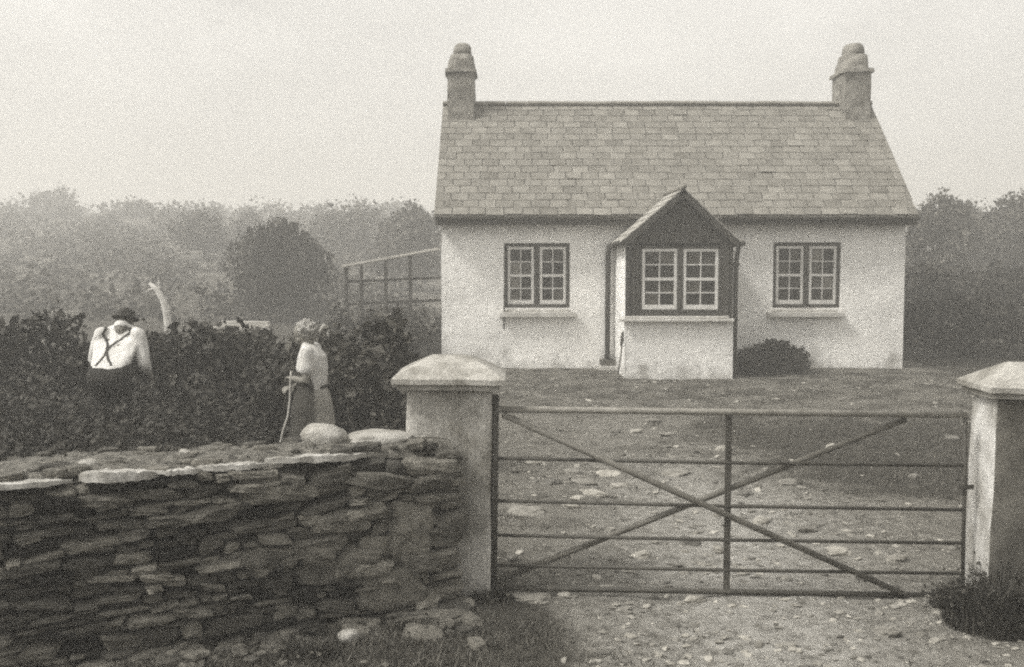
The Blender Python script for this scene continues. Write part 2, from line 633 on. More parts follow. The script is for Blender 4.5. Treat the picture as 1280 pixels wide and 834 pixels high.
def holes_wall(mb, x0, x1, z0, z1, y, holes, depth):
    """front wall sheet at y with recessed openings (x0,x1,z0,z1)"""
    def fine(vals, step):
        out = []
        for a, b in zip(vals[:-1], vals[1:]):
            n = max(1, int((b - a) / step))
            out += [a + (b - a) * i / n for i in range(n)]
        return out + [vals[-1]]
    xs = fine(sorted({x0, x1} | {h[0] for h in holes} | {h[1] for h in holes}), 0.3)
    zs = fine(sorted({z0, z1} | {h[2] for h in holes} | {h[3] for h in holes}), 0.3)

    def P(x, z):
        w = noise.noise(Vector((x * 1.3, z * 1.3, 11))) * 0.018
        return (x, y + w, z)
    for a, b in zip(xs[:-1], xs[1:]):
        for c, d in zip(zs[:-1], zs[1:]):
            mx, mz = (a + b) / 2, (c + d) / 2
            if any(h[0] < mx < h[1] and h[2] < mz < h[3] for h in holes):
                continue
            mb.add([P(a, c), P(b, c), P(b, d), P(a, d)], [(0, 1, 2, 3)])
    for h in holes:
        a, b, c, d = h
        yy = y + depth
        mb.add([P(a, c), P(a, d), (a, yy, d), (a, yy, c)], [(0, 1, 2, 3)])
        mb.add([P(b, c), (b, yy, c), (b, yy, d), P(b, d)], [(0, 1, 2, 3)])
        mb.add([P(a, d), P(b, d), (b, yy, d), (a, yy, d)], [(0, 1, 2, 3)])
        mb.add([P(a, c), (a, yy, c), (b, yy, c), P(b, c)], [(0, 1, 2, 3)])


# openings from the photograph
wl0, wl1 = at(630, 304, HY0), at(712, 385, HY0)
wr0, wr1 = at(967, 303, HY0), at(1050, 385, HY0)
WINS = [(wl0.x, wl1.x, wl1.z, wl0.z), (wr0.x, wr1.x, wr1.z, wr0.z)]
w = MB()
holes_wall(w, HX0, HX1, -0.3, EZ, HY0, WINS, 0.2)
# gables, back
for x in (HX0, HX1):
    w.add([(x, HY0, -0.3), (x, HY1, -0.3), (x, HY1, EZ), (x, RY, RZ - 0.06), (x, HY0, EZ)], [(0, 1, 2, 3, 4)])
w.add([(HX0, HY1, -0.3), (HX1, HY1, -0.3), (HX1, HY1, EZ), (HX0, HY1, EZ)], [(0, 1, 2, 3)])
hpart(w, 'wall', 'whitewash')


def window(x0, x1, z0, z1, y, sill_x, sill_z, rnd, sill=True, fw=0.065, mull=0.10, depth=0.06):
    """pair of painted sashes in a dark frame; y is the plane of the frame front"""
    f = MB()
    xm = (x0 + x1) / 2
    e = 0.003
    f.box(((x0 + fw / 2 + e), y + depth / 2, (z0 + z1) / 2), (fw, depth, z1 - z0 - 2 * e))
    f.box(((x1 - fw / 2 - e), y + depth / 2, (z0 + z1) / 2), (fw, depth, z1 - z0 - 2 * e))
    f.box((xm, y + depth / 2, (z0 + z1) / 2), (mull, depth, z1 - z0 - 2 * fw - 0.004))
    f.box((xm, y + depth / 2, z1 - fw / 2 - e), (x1 - x0 - 2 * fw - 0.01, depth, fw))
    f.box((xm, y + depth / 2, z0 + fw / 2 + e), (x1 - x0 - 2 * fw - 0.01, depth, fw))
    fo = hpart(f, 'window', 'frame', bevel=0.004)
    for a, b in ((x0 + fw, xm - mull / 2), (xm + mull / 2, x1 - fw)):
        a += 0.006
        b -= 0.006
        c, d = z0 + fw + 0.006, z1 - fw - 0.006
        s = MB()
        yy, t = y + 0.012, 0.034
        st = 0.05
        s.box((a + st / 2, yy + t / 2, (c + d) / 2), (st, t, d - c))
        s.box((b - st / 2, yy + t / 2, (c + d) / 2), (st, t, d - c))
        zm = (c + d) / 2
        for z, h in ((c + 0.04, 0.08), (zm, 0.05), (d - 0.025, 0.05)):
            s.box(((a + b) / 2, yy + t / 2, z), (b - a - 2 * st - 0.002, t - 0.004, h))
        xm2 = (a + b) / 2
        for q0, q1 in ((c + 0.08, zm - 0.025), (zm + 0.025, d - 0.05)):
            s.box((xm2, yy + t / 2, (q0 + q1) / 2), (0.019, t - 0.010, q1 - q0 - 0.002))
            for xa, xb in ((a + st, xm2 - 0.012), (xm2 + 0.012, b - st)):
                s.box(((xa + xb) / 2, yy + t / 2, (q0 + q1) / 2), (xb - xa - 0.002, t - 0.012, 0.019))
        sub(s, 'sash', 'sash', fo)
        p = MB()
        xs = [a + st, xm2, b - st]
        zs = [c + 0.08, (c + 0.08 + zm) / 2, zm, (zm + d - 0.05) / 2, d - 0.05]
        for i in range(2):
            for j in range(4):
                ti = rnd.uniform(-0.012, 0.012)
                tj = rnd.uniform(-0.012, 0.012)
                y0 = yy + t + 0.004
                p.add([(xs[i], y0, zs[j]), (xs[i + 1], y0 + ti * 0.5, zs[j]), (xs[i + 1], y0 + ti * .5 + tj * .5, zs[j + 1]), (xs[i], y0 + tj * .5, zs[j + 1])],
                      [(0, 1, 2, 3)], rnd.random())
        sub(p, 'pane', 'glass', fo)
    if sill:
        s = MB()
        s.box(((sill_x[0] + sill_x[1]) / 2, y - 0.06, sill_z), (sill_x[1] - sill_x[0], 0.30, 0.10))
        s.box(((sill_x[0] + sill_x[1]) / 2, y - 0.02, sill_z + 0.075), (sill_x[1] - sill_x[0] - 0.22, 0.18, 0.055))
        sub(s, 'sill', 'sill', fo, bevel=0.012)
    return fo


for (a, b, c, d), spx in zip(WINS, ((624, 719), (959, 1055))):
    s0, s1 = at(spx[0], 394, HY0 - .1).x, at(spx[1], 394, HY0 - .1).x
    window(a, b, c, d, HY0 + 0.05, (s0, s1), c - 0.125, rng)

# thin dark rod down the left side of the left window
r_ = MB()
p0, p1 = at(631, 310, HY0 - 0.06), at(630, 412, HY0 - 0.12)
r_.tube([p0, (p0 + p1) / 2 + Vector((0.004, 0, 0)), p1], 0.016, 8)
hpart(r_, 'rod', 'pipe', smooth=True)

# roof: two slopes of individually laid slates on a deck
OV = 0.30                                       # eaves overhang
sl = (RZ - EZ) / (RY - HY0)
VX0, VX1 = HX0 - 0.12, HX1 + 0.14


def slates(mb, x0, x1, low, high, nrow, sw, rnd, thick=0.008, skip=None):
    """low/high: (y,z) of the bottom and top of the slope"""
    lo, hi = Vector((0, low[0], low[1])), Vector((0, high[0], high[1]))
    d = hi - lo
    L = d.length
    d.normalize()
    nrm = Vector((0, -d.z, d.y)) if d.y > 0 else Vector((0, d.z, -d.y))
    ex = L / nrow
    for r in range(nrow):
        x = x0 - (0.5 * sw if r % 2 else 0)
        while x < x1 - 0.01:
            wv = sw * rnd.uniform(0.92, 1.08)
            a, b = max(x, x0), min(x + wv, x1)
            x += wv
            if b - a < 0.04:
                continue
            if skip and skip((a + b) / 2, r / nrow):
                continue
            l0 = r * ex + rnd.uniform(-0.012, 0.012) - (rnd.uniform(.02, .07) if 0 < r and rnd.random() < .015 else 0)
            l1 = min(l0 + ex * 1.25, L)
            g = 0.008
            lift = 0.013 + rnd.uniform(0, 0.009) + (0.016 if rnd.random() < .03 else 0)
            tl = rnd.uniform(-0.004, 0.004)
            P = [Vector((a + g, 0, 0)) + lo + d * l0 + nrm * (lift + tl), Vector((b - g, 0, 0)) + lo + d * (l0 + rnd.uniform(-.008, .008)) + nrm * (lift - tl),
                 Vector((b - g, 0, 0)) + lo + d * l1 + nrm * 0.006, Vector((a + g, 0, 0)) + lo + d * l1 + nrm * 0.006]
            Q = [p - nrm * thick for p in P]
            mb.add(P + Q, [(0, 1, 2, 3), (7, 6, 5, 4), (0, 4, 5, 1), (1, 5, 6, 2), (2, 6, 7, 3), (3, 7, 4, 0)], rnd.random())


rf = MB()
ey, ez = HY0 - OV, EZ - OV * sl + 0.10
slates(rf, VX0, VX1, (ey, ez), (RY, RZ + 0.06), 17, 0.335, rng)
slates(rf, VX0, VX1, (HY1 + OV, ez), (RY, RZ + 0.06), 17, 0.335, rng)
# deck under the slates
for ya in (ey + 0.01, HY1 + OV - 0.01):
    up = [(VX0 + .01, ya, ez - 0.012), (VX1 - .01, ya, ez - 0.012), (VX1 - .01, RY, RZ + 0.045), (VX0 + .01, RY, RZ + 0.045)]
    dn = [(x, y, z - 0.05) for x, y, z in up]
    rf.add(up + dn, [(0, 1, 2, 3), (7, 6, 5, 4), (0, 4, 5, 1), (1, 5, 6, 2), (2, 6, 7, 3), (3, 7, 4, 0)], 0.2)
roof = hpart(rf, 'roof', 'slate')
rd = MB()
x = VX0
while x < VX1 - 0.05:
    x2 = min(x + 0.45, VX1)
    z = RZ + 0.075 + rng.uniform(-0.006, 0.006)
    rd.loft([((x + 0.004, RY, z), (0, 0.11, 0), (0, 0, 0.055)), ((x2 - 0.004, RY, z + rng.uniform(-.004, .004)), (0, 0.11, 0), (0, 0, 0.055))], 10, rng.random())
    x = x2
sub(rd, 'ridge', 'ridge', roof)

# gutter and fascia: two runs, stopped by the porch roof
for a, b in ((VX0 + 0.03, at(790, 275, HY0).x), (at(897, 275, HY0).x, VX1 - 0.02)):
    g = MB()
    g.box(((a + b) / 2, HY0 - OV + 0.03, ez - 0.115), (b - a, 0.03, 0.15))
    g.box(((a + b) / 2, HY0 - 0.13, ez - 0.165), (b - a - 0.02, 0.25, 0.02))
    hpart(g, 'fascia', 'fascia')
    g = MB()
    seg = 12
    yc, zc = HY0 - OV - 0.055, ez - 0.035
    ring = [(yc + 0.06 * math.cos(t), zc + 0.06 * math.sin(t)) for t in [math.pi + math.pi * k / seg for k in range(seg + 1)]]
    ring += [(yc + 0.05 * math.cos(t), zc + 0.05 * math.sin(t)) for t in [2 * math.pi - math.pi * k / seg for k in range(seg + 1)]]
    n_ = len(ring)
    g.add([(a, p, q) for p, q in ring] + [(b, p, q) for p, q in ring], [(k, (k + 1) % n_, n_ + (k + 1) % n_, n_ + k) for k in range(n_)])
    hpart(g, 'gutter', 'fascia')


# chimneys: each with its own head as in the photograph
def rough(mb, x0, x1, y0, y1, z0, z1, amp, seed, step=0.12, taper=0.0):
    """a rendered block with slightly wandering faces"""
    nx, ny, nz = [max(1, int(round((b - a) / step))) for a, b in ((x0, x1), (y0, y1), (z0, z1))]
    idx, vs, fs = {}, [], []
    cx, cy = (x0 + x1) / 2, (y0 + y1) / 2

    def vid(i, j, k):
        if (i, j, k) not in idx:
            p = Vector((x0 + (x1 - x0) * i / nx, y0 + (y1 - y0) * j / ny, z0 + (z1 - z0) * k / nz))
            s_ = 1 - taper * k / nz
            p.x = cx + (p.x - cx) * s_
            p.y = cy + (p.y - cy) * s_
            nv = noise.noise_vector(p * 2.3 + Vector((seed, 0, 0))) * amp + noise.noise_vector(p * 8 + Vector((seed, 5, 0))) * amp * 0.4
            idx[(i, j, k)] = len(vs)
            vs.append(p + nv)
        return idx[(i, j, k)]
    for i in range(nx):
        for j in range(ny):
            fs.append((vid(i, j, 0), vid(i, j + 1, 0), vid(i + 1, j + 1, 0), vid(i + 1, j, 0)))
            fs.append((vid(i, j, nz), vid(i + 1, j, nz), vid(i + 1, j + 1, nz), vid(i, j + 1, nz)))
    for i in range(nx):
        for k in range(nz):
            fs.append((vid(i, 0, k), vid(i + 1, 0, k), vid(i + 1, 0, k + 1), vid(i, 0, k + 1)))
            fs.append((vid(i, ny, k), vid(i, ny, k + 1), vid(i + 1, ny, k + 1), vid(i + 1, ny, k)))
    for j in range(ny):
        for k in range(nz):
            fs.append((vid(0, j, k), vid(0, j, k + 1), vid(0, j + 1, k + 1), vid(0, j + 1, k)))
            fs.append((vid(nx, j, k), vid(nx, j + 1, k), vid(nx, j + 1, k + 1), vid(nx, j, k + 1)))
    mb.add(vs, fs)


for lx0, lx1, potx, wide, seed in ((-1.35, -0.80, -1.06, 0.20, 3), (6.98, 7.52, 7.27, 0.245, 9)):
    cy0, cy1 = RY - 0.48, RY + 0.48
    c = MB()
    rough(c, lx0, lx1, cy0, cy1, RZ - 0.75, RZ + 0.66, 0.018, seed)
    co = hpart(c, 'chimney', 'chimney')
    hw = (lx1 - lx0) / 2
    cx = (lx0 + lx1) / 2
    c = MB()
    rough(c, lx0 - 0.055, lx1 + 0.055, cy0 - 0.05, cy1 + 0.05, RZ + 0.663, RZ + 0.74, 0.022, seed + 1, taper=0.04)
    sub(c, 'capping', 'chimney', co)
    c = MB()
    top = [(.735, hw + .03, .50), (.84, hw + .015, .48), (.95, hw * .97, .44), (1.05, max(wide * 1.04, hw * .9), .38), (1.085, wide * 1.0, wide * 1.1)]
    c.loft([((cx + (potx - cx) * max(0, (z - .8) / .28), RY, RZ + z), (a_, 0, 0), (0, b_, 0)) for z, a_, b_ in top], 18, power=3.2)
    c.v = [tuple(Vector(v) + noise.noise_vector(Vector(v) * 5) * 0.03) for v in c.v]
    sub(c, 'flaunching', 'chimney', co)
    c = MB()
    c.loft([((potx, RY, RZ + z), (wide * k, 0, 0), (0, wide * k, 0)) for z, k in ((1.06, .98), (1.18, .95), (1.27, .86), (1.32, .66), (1.345, .40))], 18)
    c.v = [tuple(Vector(v) + noise.noise_vector(Vector(v) * 6) * 0.025) for v in c.v]
    sub(c, 'chimney_pot', 'chimney', co, smooth=True)

# porch -------------------------------------------------------------
PY = 18.95                                       # face of the porch
pl, pr = at(781, 440, PY).x, at(916, 440, PY).x
zt = at(850, 303, PY).z                          # springing of the gable
zs = at(850, 402, PY).z                          # top of the dwarf wall
w = MB()
holes_wall(w, pl, pr, -0.3, zs, PY, [], 0)
w.add([(pl, PY, -0.3), (pl, PY, zt), (pl, HY0, zt), (pl, HY0, -0.3)], [(0, 1, 2, 3)])
w.add([(pr, PY + .1, -0.3), (pr, HY0, -0.3), (pr, HY0, zt), (pr, PY + .1, zt)], [(0, 1, 2, 3)])
w.add([(pr, PY, -0.3), (pr, PY + .1, -0.3), (pr, PY + .1, zs), (pr, PY, zs)], [(0, 1, 2, 3)])
w.add([(pl, PY, zs), (pr, PY, zs), (pr, PY + .3, zs), (pl, PY + .3, zs)], [(0, 1, 2, 3)])
hpart(w, 'porch_wall', 'whitewash')
# window fills the upper front: dark surround, then the paired sashes
g0, g1 = at(799, 308, PY).x, at(903, 308, PY).x
gzt, gzb = at(850, 307, PY).z, at(850, 391, PY).z
s = MB()
zc, hz = (zs + zt) / 2, zt - zs
for a, b in ((pl + 0.10, g0), (g1, pr - 0.012)):
    s.box(((a + b) / 2, PY + 0.06, zc + 0.01), (b - a, 0.10, hz - 0.02))
s.box(((pl + 0.045), PY + 0.055, zc), (0.085, 0.13, hz - 0.004))
s.box(((g0 + g1) / 2, PY + 0.065, (gzb + zs) / 2 + 0.004), (g1 - g0 - 0.004, 0.10, gzb - zs - 0.01))
s.box((pl + 0.155, PY + 0.004, zc), (0.03, 0.03, hz - 0.06))
s.box((pr - 0.10, PY + 0.004, zc), (0.03, 0.03, hz - 0.06))
hpart(s, 'porch_surround', 'frame', bevel=0.004)
window(g0 + .003, g1 - .003, gzb, gzt, PY + 0.03, (0, 0), 0, rng, sill=False, fw=0.05, mull=0.10)
s = MB()
a, b = at(776, 397, PY - .1).x, at(918, 397, PY - .1).x
s.box(((a + b) / 2, PY + 0.0, zs + 0.026), (b - a, 0.28, 0.052))
s.box(((a + b) / 2, PY + 0.01, zs + 0.074), (b - a - 0.16, 0.18, 0.042))
hpart(s, 'porch_sill', 'sill', bevel=0.012)
# gable of dark boards
ax = at(853, 240, PY).x
gl, gr = at(776, 304, PY).x, at(923, 303, PY).x
apz = at(853, 238, PY).z
s = MB()
nb = 22
for k in range(nb):
    a = gl + (gr - gl) * k / nb
    b = gl + (gr - gl) * (k + 1) / nb
    a += 0.003
    b -= 0.003

    def top(x):
        return zt + (apz - zt) * (1 - abs(x - ax) / ((ax - gl) if x < ax else (gr - ax))) - 0.03
    za, zb = max(top(a), zt + 0.004), max(top(b), zt + 0.004)
    yk = PY - 0.03 + (k % 2) * 0.003
    f_ = [(a, yk, zt - 0.02), (b, yk, zt - 0.02), (b, yk, zb), (a, yk, za)]
    bk = [(x, yk + 0.05, z) for x, y, z in f_]
    s.add(f_ + bk, [(0, 1, 2, 3), (7, 6, 5, 4), (0, 4, 5, 1), (1, 5, 6, 2), (2, 6, 7, 3), (3, 7, 4, 0)])
hpart(s, 'porch_gable', 'darkwood')
# porch roof: two slated slopes running back into the main roof
rp = MB()
fy = PY - 0.14


def porch_slope(sgn):
    ex_ = gl - 0.03 if sgn < 0 else gr + 0.03
    ez_ = zt - 0.02
    nr = 7
    low, high = Vector((ex_, 0, ez_)), Vector((ax, 0, apz + 0.02))
    d = (high - low)
    L = d.length
    d.normalize()
    nrm = Vector((-d.z, 0, d.x)) if d.x > 0 else Vector((d.z, 0, -d.x))
    if nrm.z < 0:
        nrm = -nrm
    for r in range(nr):
        z = ez_ + (apz - ez_) * (r + .5) / nr
        yend = HY0 + (z - EZ) / sl + 0.06
        yend = max(yend, HY0 - 0.02)
        y = fy - (0.15 if r % 2 else 0)
        while y < yend:
            y2 = y + 0.3 * rng.uniform(.92, 1.08)
            a, b = max(y, fy), min(y2, yend)
            y = y2
            if b - a < 0.03:
                continue
            l0, l1 = L * r / nr, min(L, L * (r + 1.2) / nr)
            lift = 0.024 + rng.uniform(0, .006)
            P = [low + d * l0 + nrm * lift + Vector((0, a + .003, 0)), low + d * l0 + nrm * lift + Vector((0, b - .003, 0)),
                 low + d * l1 + nrm * .008 + Vector((0, b - .003, 0)), low + d * l1 + nrm * .008 + Vector((0, a + .003, 0))]
            Q = [p - nrm * .014 for p in P]
            rp.add(P + Q, [(0, 1, 2, 3), (7, 6, 5, 4), (0, 4, 5, 1), (1, 5, 6, 2), (2, 6, 7, 3), (3, 7, 4, 0)], rng.random())
    ye0, ye1 = HY0 + 0.02, HY0 + (apz - EZ) / sl + 0.1
    up = [low + Vector((0, fy + .01, 0)), low + Vector((0, ye0, 0)), high + Vector((0, ye1, 0)) - nrm * .004, high + Vector((0, fy + .01, 0)) - nrm * .004]
    dn = [p - nrm * 0.05 for p in up]
    rp.add(up + dn, [(0, 1, 2, 3), (7, 6, 5, 4), (0, 4, 5, 1), (1, 5, 6, 2), (2, 6, 7, 3), (3, 7, 4, 0)], 0.3)
    return low, high, nrm


lowL, highL, nL = porch_slope(-1)
lowR, highR, nR = porch_slope(1)
pro = hpart(rp, 'porch_roof', 'slate_porch')
s = MB()
s.tube([(ax, fy - 0.02, apz + 0.055), (ax, HY0 + (apz - EZ) / sl + 0.12, apz + 0.055)], 0.055, 10)
sub(s, 'ridge', 'ridge', pro, smooth=True)
for lo, hi, nn, mt in ((lowL, highL, nL, 'darkwood'), (lowR, highR, nR, 'darkwood')):
    s = MB()
    s.bar(Vector((lo.x, fy - .012, lo.z)) - nn * 0.055, Vector((hi.x, fy - .012, hi.z)) - nn * 0.055, 0.028, 0.10, up=nn)
    sub(s, 'barge_board', mt, pro)
# porch gutters and downpipes
for sgn, ex_, px, py0 in ((-1, gl, 759, 320), (1, gr, 915, 318)):
    s = MB()
    s.tube([(ex_ + sgn * 0.05, fy + .02, zt - 0.02), (ex_ + sgn * 0.05, HY0 - 0.03, zt - 0.045)], 0.05, 10)
    hpart(s, 'porch_gutter', 'pipe', smooth=True)
    s = MB()
    if sgn < 0:
        q = at(760, 318, HY0 - 0.10)
        bt = at(760, 462, HY0 - 0.10)
        s.tube([(ex_ - 0.05, HY0 - 0.35, zt - 0.06), (ex_ - 0.07, HY0 - 0.3, zt - 0.12), (q.x, HY0 - .12, q.z + .02), (q.x, HY0 - .10, q.z - .08), (q.x, HY0 - .10, 0.16)], 0.05, 10)
    else:
        q = at(916, 322, PY + 0.10)
        s.tube([(ex_ + .03, PY + .10, zt - 0.05), (ex_ + .02, PY + .10, zt - 0.12), (pr + .06, PY + .10, q.z - .05), (pr + .055, PY + .10, q.z - .18), (pr + .055, PY + .10, 0.05)], 0.042, 10)
        s.ball((pr + .06, PY + .10, q.z - .12), (.07, .06, .05), n=10)
    hpart(s, 'downpipe', 'pipe', smooth=True)

# gully box at the foot of the left downpipe, and the rod leaning on the porch
q = at(760, 465, HY0 - 0.12)
t = thing('drain_box', 'small stone drain box at the foot of the left porch downpipe', 'drain', (q.x, HY0 - 0.14, 0.03))
s = MB()
s.box((0, 0, 0.05), (0.36, 0.30, 0.10))
s.obj('base', 'sill', t, bevel=0.015)
s = MB()
for dx, dy, sx_, sy_ in ((-.13, 0, .05, .26), (.13, 0, .05, .26), (0, -.11, .206, .045), (0, .11, .206, .045)):
    s.box((dx, dy, 0.16), (sx_, sy_, 0.115))
s.obj('rim', 'pillar_grey', t, bevel=0.01)
t = thing('garden_tool', 'thin long handled tool leaning on the left side of the porch', 'tool', (at(772, 467, PY + .15).x, PY + .10, 0.07))
s = MB()
b_ = Vector((pl - 0.02, PY + 0.18, at(780, 418, PY).z)) - t.location
s.tube([(0, 0, 0.06), b_ * 0.5 + Vector((.012, 0, 0)), b_], [0.015, 0.014, 0.013], 8)
s.obj('handle', 'wood', t, smooth=True)
s = MB()
s.tube([b_ * .72, b_ * 0.86, b_ * 1.0, b_ * 1.06 + Vector((.02, 0, 0))], [0.02, 0.032, 0.03, 0.012], 8)
s.obj('head', 'pipe', t, smooth=True)

# ------------------------------------------------------------------ lean-to behind the left gable
LY = 24.3
a, b = at(429, 333, LY), at(546, 311, LY)
t = thing('lean_to_shed', 'open pole lean to with thin sloping roof against the left gable', 'shed', (HX0, LY, 0))
s = MB()
for k in range(4):
    y0 = LY + k * 0.26
    s.bar((a.x - HX0 - .05, y0 - LY + .13, a.z), (min(b.x - HX0, -0.02), y0 - LY + .13, b.z), 0.25, 0.05, tone=rng.random())
s.obj('roof', 'palewood', t)
for fx in (a.x + 0.06, a.x + 0.40, a.x + 0.95, a.x + 1.5, HX0 - 0.15):
    f = (fx - a.x) / (b.x - a.x)
    zt_ = a.z + (b.z - a.z) * f - 0.04
    s = MB()
    s.bar((fx - HX0, 0.06, -0.1), (fx - HX0, 0.06, zt_), 0.075, 0.075, up=Vector((0, 1, 0)))
    s.obj('post', 'darkwood', t)
for z, y in ((1.66, 0.12), (1.15, 0.12)):
    s = MB()
    s.bar((a.x - HX0 + .05, y, z), (-0.05, y, z + 0.10), 0.03, 0.06)
    s.obj('rail', 'darkwood', t)
# ------------------------------------------------------------------ gate pillars
def pillar(name, label, x0, x1, y0, y1, zc, mat, capsz, lean, topfrac, seed, sunlit_side=False):
    cx, cy = (x0 + x1) / 2, (y0 + y1) / 2
    t = thing(name, label, 'pillar', (cx, cy, 0))
    t.rotation_euler = (0, lean, 0)
    s = MB()
    rough(s, x0 - cx, x1 - cx, y0 - cy, y1 - cy, -0.3, zc, 0.010, seed, 0.05)
    sh = s.obj('shaft', mat, t, smooth=True)
    if sunlit_side:  # left-facing polygons get a paler colour that paints in the sunlight
        sh.data.materials.append(M['sunlit_side'])
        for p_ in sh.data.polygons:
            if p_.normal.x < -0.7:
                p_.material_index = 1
    b = sh.modifiers.new('bevel', 'BEVEL')
    b.width, b.segments, b.limit_method, b.angle_limit = 0.012, 2, 'ANGLE', R(50)
    s = MB()
    hw, hd = (x1 - x0) / 2, (y1 - y0) / 2
    o, e1, e2, h = capsz
    n = 40
    rings = [(zc + 0.003, hw + e1, hd + e1), (zc + 0.035, hw + e1, hd + e1), (zc + 0.042, hw + o, hd + o), (zc + 0.075, hw + o, hd + o),
             (zc + 0.075 + h * .45, (hw + o) * (1 - (1 - topfrac) * .42), (hd + o) * .63), (zc + 0.075 + h * .88, (hw + o) * (topfrac + .07), (hd + o) * .24),
             (zc + 0.075 + h, (hw + o) * topfrac, (hd + o) * .12)]
    vs, fs, K = [], [], 10
    for z, a, b_ in rings:
        cs = [(-a, -b_), (a, -b_), (a, b_), (-a, b_)]
        for q in range(4):
            for k in range(K):
                x = cs[q][0] + (cs[(q + 1) % 4][0] - cs[q][0]) * k / K
                y = cs[q][1] + (cs[(q + 1) % 4][1] - cs[q][1]) * k / K
                vs.append(Vector((x, y, z)))
    nk = 4 * K
    for r in range(len(rings) - 1):
        for k in range(nk):
            fs.append((r * nk + k, r * nk + (k + 1) % nk, (r + 1) * nk + (k + 1) % nk, (r + 1) * nk + k))
    fs.append(tuple(range((len(rings) - 1) * nk, len(rings) * nk)))
    fs.append(tuple(reversed(range(nk))))
    s.add([v + noise.noise_vector(v * 9 + Vector((seed, 0, 0))) * 0.004 for v in vs], fs)
    s.obj('cap', 'cap', t)
    return t


lp0, lp1 = at(505, 520, 6.75), at(612, 520, 6.75)
zcap = at(560, 489, 6.7).z
pillar('gate_pillar', 'whitewashed gate pillar with hipped cap between the stone wall and the gate', lp0.x, lp1.x, 6.75, 7.25, zcap, 'pillar', (0.085, .05, 0, 0.125), R(0.6), .36, 2)
rp0 = at(1240, 520, 6.62)
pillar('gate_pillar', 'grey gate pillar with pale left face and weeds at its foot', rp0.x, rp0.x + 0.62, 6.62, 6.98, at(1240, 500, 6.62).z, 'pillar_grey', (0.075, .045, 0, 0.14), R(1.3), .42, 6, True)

# ------------------------------------------------------------------ gate
GY = 6.80
g0, g1 = at(619, 620, GY), at(1207, 620, GY)
gate = thing('gate', 'long iron farm gate with five thin bars, cross braces and a pale top rail', 'gate', (g0.x, GY, 0))


def gp(px, py, y=GY):
    p = at(px, py, y)
    return Vector((p.x - g0.x, y - GY, p.z))


def gbar(name, pts, r, mat='gate', n=10, flat=None):
    s = MB()
    if flat:
        s.bar(pts[0], pts[1], flat[0], flat[1])
        return s.obj(name, mat, gate, bevel=0.003)
    s.tube(pts, r, n)
    return s.obj(name, mat, gate, smooth=True)


gbar('hanging_stile', [gp(619, 494), gp(616, 741)], 0.026)
gbar('closing_stile', [gp(1207, 517), gp(1203, 746)], 0.013)
gbar('top_rail', [gp(622, 511.5), gp(1208, 519)], 0.021, 'rail')
for ya, yb in ((573, 582), (626, 637.5), (669, 679), (706.5, 717)):
    a, b = gp(621, ya), gp(1205, yb)
    gbar('bar', [a, (a + b) / 2 + Vector((0, 0, -0.006)), b], 0.0115)
gbar('bottom_rail', [gp(620, 734.5), gp(1204, 745)], 0.019)
gbar('upright', [gp(911, 516), gp(908, 741)], 0.02, flat=(0.012, 0.042))
gbar('brace', [gp(628, 518, GY - .034), gp(1130, 743, GY - .034)], 0.020, 'brace')
gbar('brace', [gp(626, 724, GY + .034), gp(1132, 524, GY + .034)], 0.020, 'brace')
for py in (505, 725):
    s = MB()
    p = gp(612, py)
    s.bar(p + Vector((-.10, 0, 0)), p + Vector((.045, 0, 0)), 0.03, 0.035)
    s.obj('hinge', 'gate', gate, bevel=0.004)
s = MB()
p = gp(1206, 608)
s.bar(p + Vector((-.05, -.02, 0)), p + Vector((.05, -.02, 0)), 0.012, 0.03)
s.obj('latch', 'gate', gate, bevel=0.003)

# ------------------------------------------------------------------ dry stone wall
rw = random.Random(11)
A = Vector((-0.34, 6.60, 0))
Bp = Vector((-2.62, 5.42, 0))
du = (Bp - A).normalized()
dn = Vector((du.y, -du.x, 0))          # towards the lane
if dn.y > 0:
    dn = -dn
LW = 5.2


def wtop(u):
    return 0.985 + 0.02 * noise.noise(Vector((u * 2.1, 0, 4)))


def wthick(u):
    return 0.50 + 0.14 * min(u, 3.0)


wall = thing('stone_wall', 'rough dry stone wall with earthy top running left from the gate pillar', 'wall', A)
core = MB()
nu = 40
for i in range(nu):
    u0, u1 = LW * i / nu, LW * (i + 1) / nu
    q = []
    for u in (u0, u1):
        th = wthick(u)
        zt_ = wtop(u)
        base = du * u
        q += [base - dn * 0.06 + Vector((0, 0, -.2)), base - dn * 0.09 + Vector((0, 0, zt_ - .045)), base - dn * (th * .55) + Vector((0, 0, zt_ + 0.02 + .02 * noise.noise(Vector((u * 3, 1, 1))))),
              base - dn * th + Vector((0, 0, zt_ - .02 + .04 * noise.noise(Vector((u * 3, 2, 9))))), base - dn * (th + .04) + Vector((0, 0, -.2))]
    core.add(q, [(0, 1, 6, 5), (1, 2, 7, 6), (2, 3, 8, 7), (3, 4, 9, 8)] + ([(4, 3, 2, 1, 0)] if i == 0 else []))
core.obj('earth_core', 'wallcore', wall)
tp = MB()
nf = 12
for i in range(121):
    u = LW * i / 120
    for j in range(nf + 1):
        f = .10 + .92 * j / nf
        p = du * u - dn * (wthick(u) * f)
        h_ = noise.noise(Vector((u * 4, f * 4, 3))) * .02 + noise.noise(Vector((u * 14, f * 9, 6))) * .016
        tp.add([p + Vector((0, 0, wtop(u) + .012 + .035 * math.sin(math.pi * min(1, f)) + h_ - (.05 if f < .12 or f > .99 else 0)))], [])
for i in range(120):
    for j in range(nf):
        q = i * (nf + 1) + j
        tp.f.append((q, q + 1, q + nf + 2, q + nf + 1))
tp.obj('earth_top', 'walltop', wall, smooth=True)
st = MB()
rot0 = Matrix((du, dn, Vector((0, 0, 1)))).transposed()


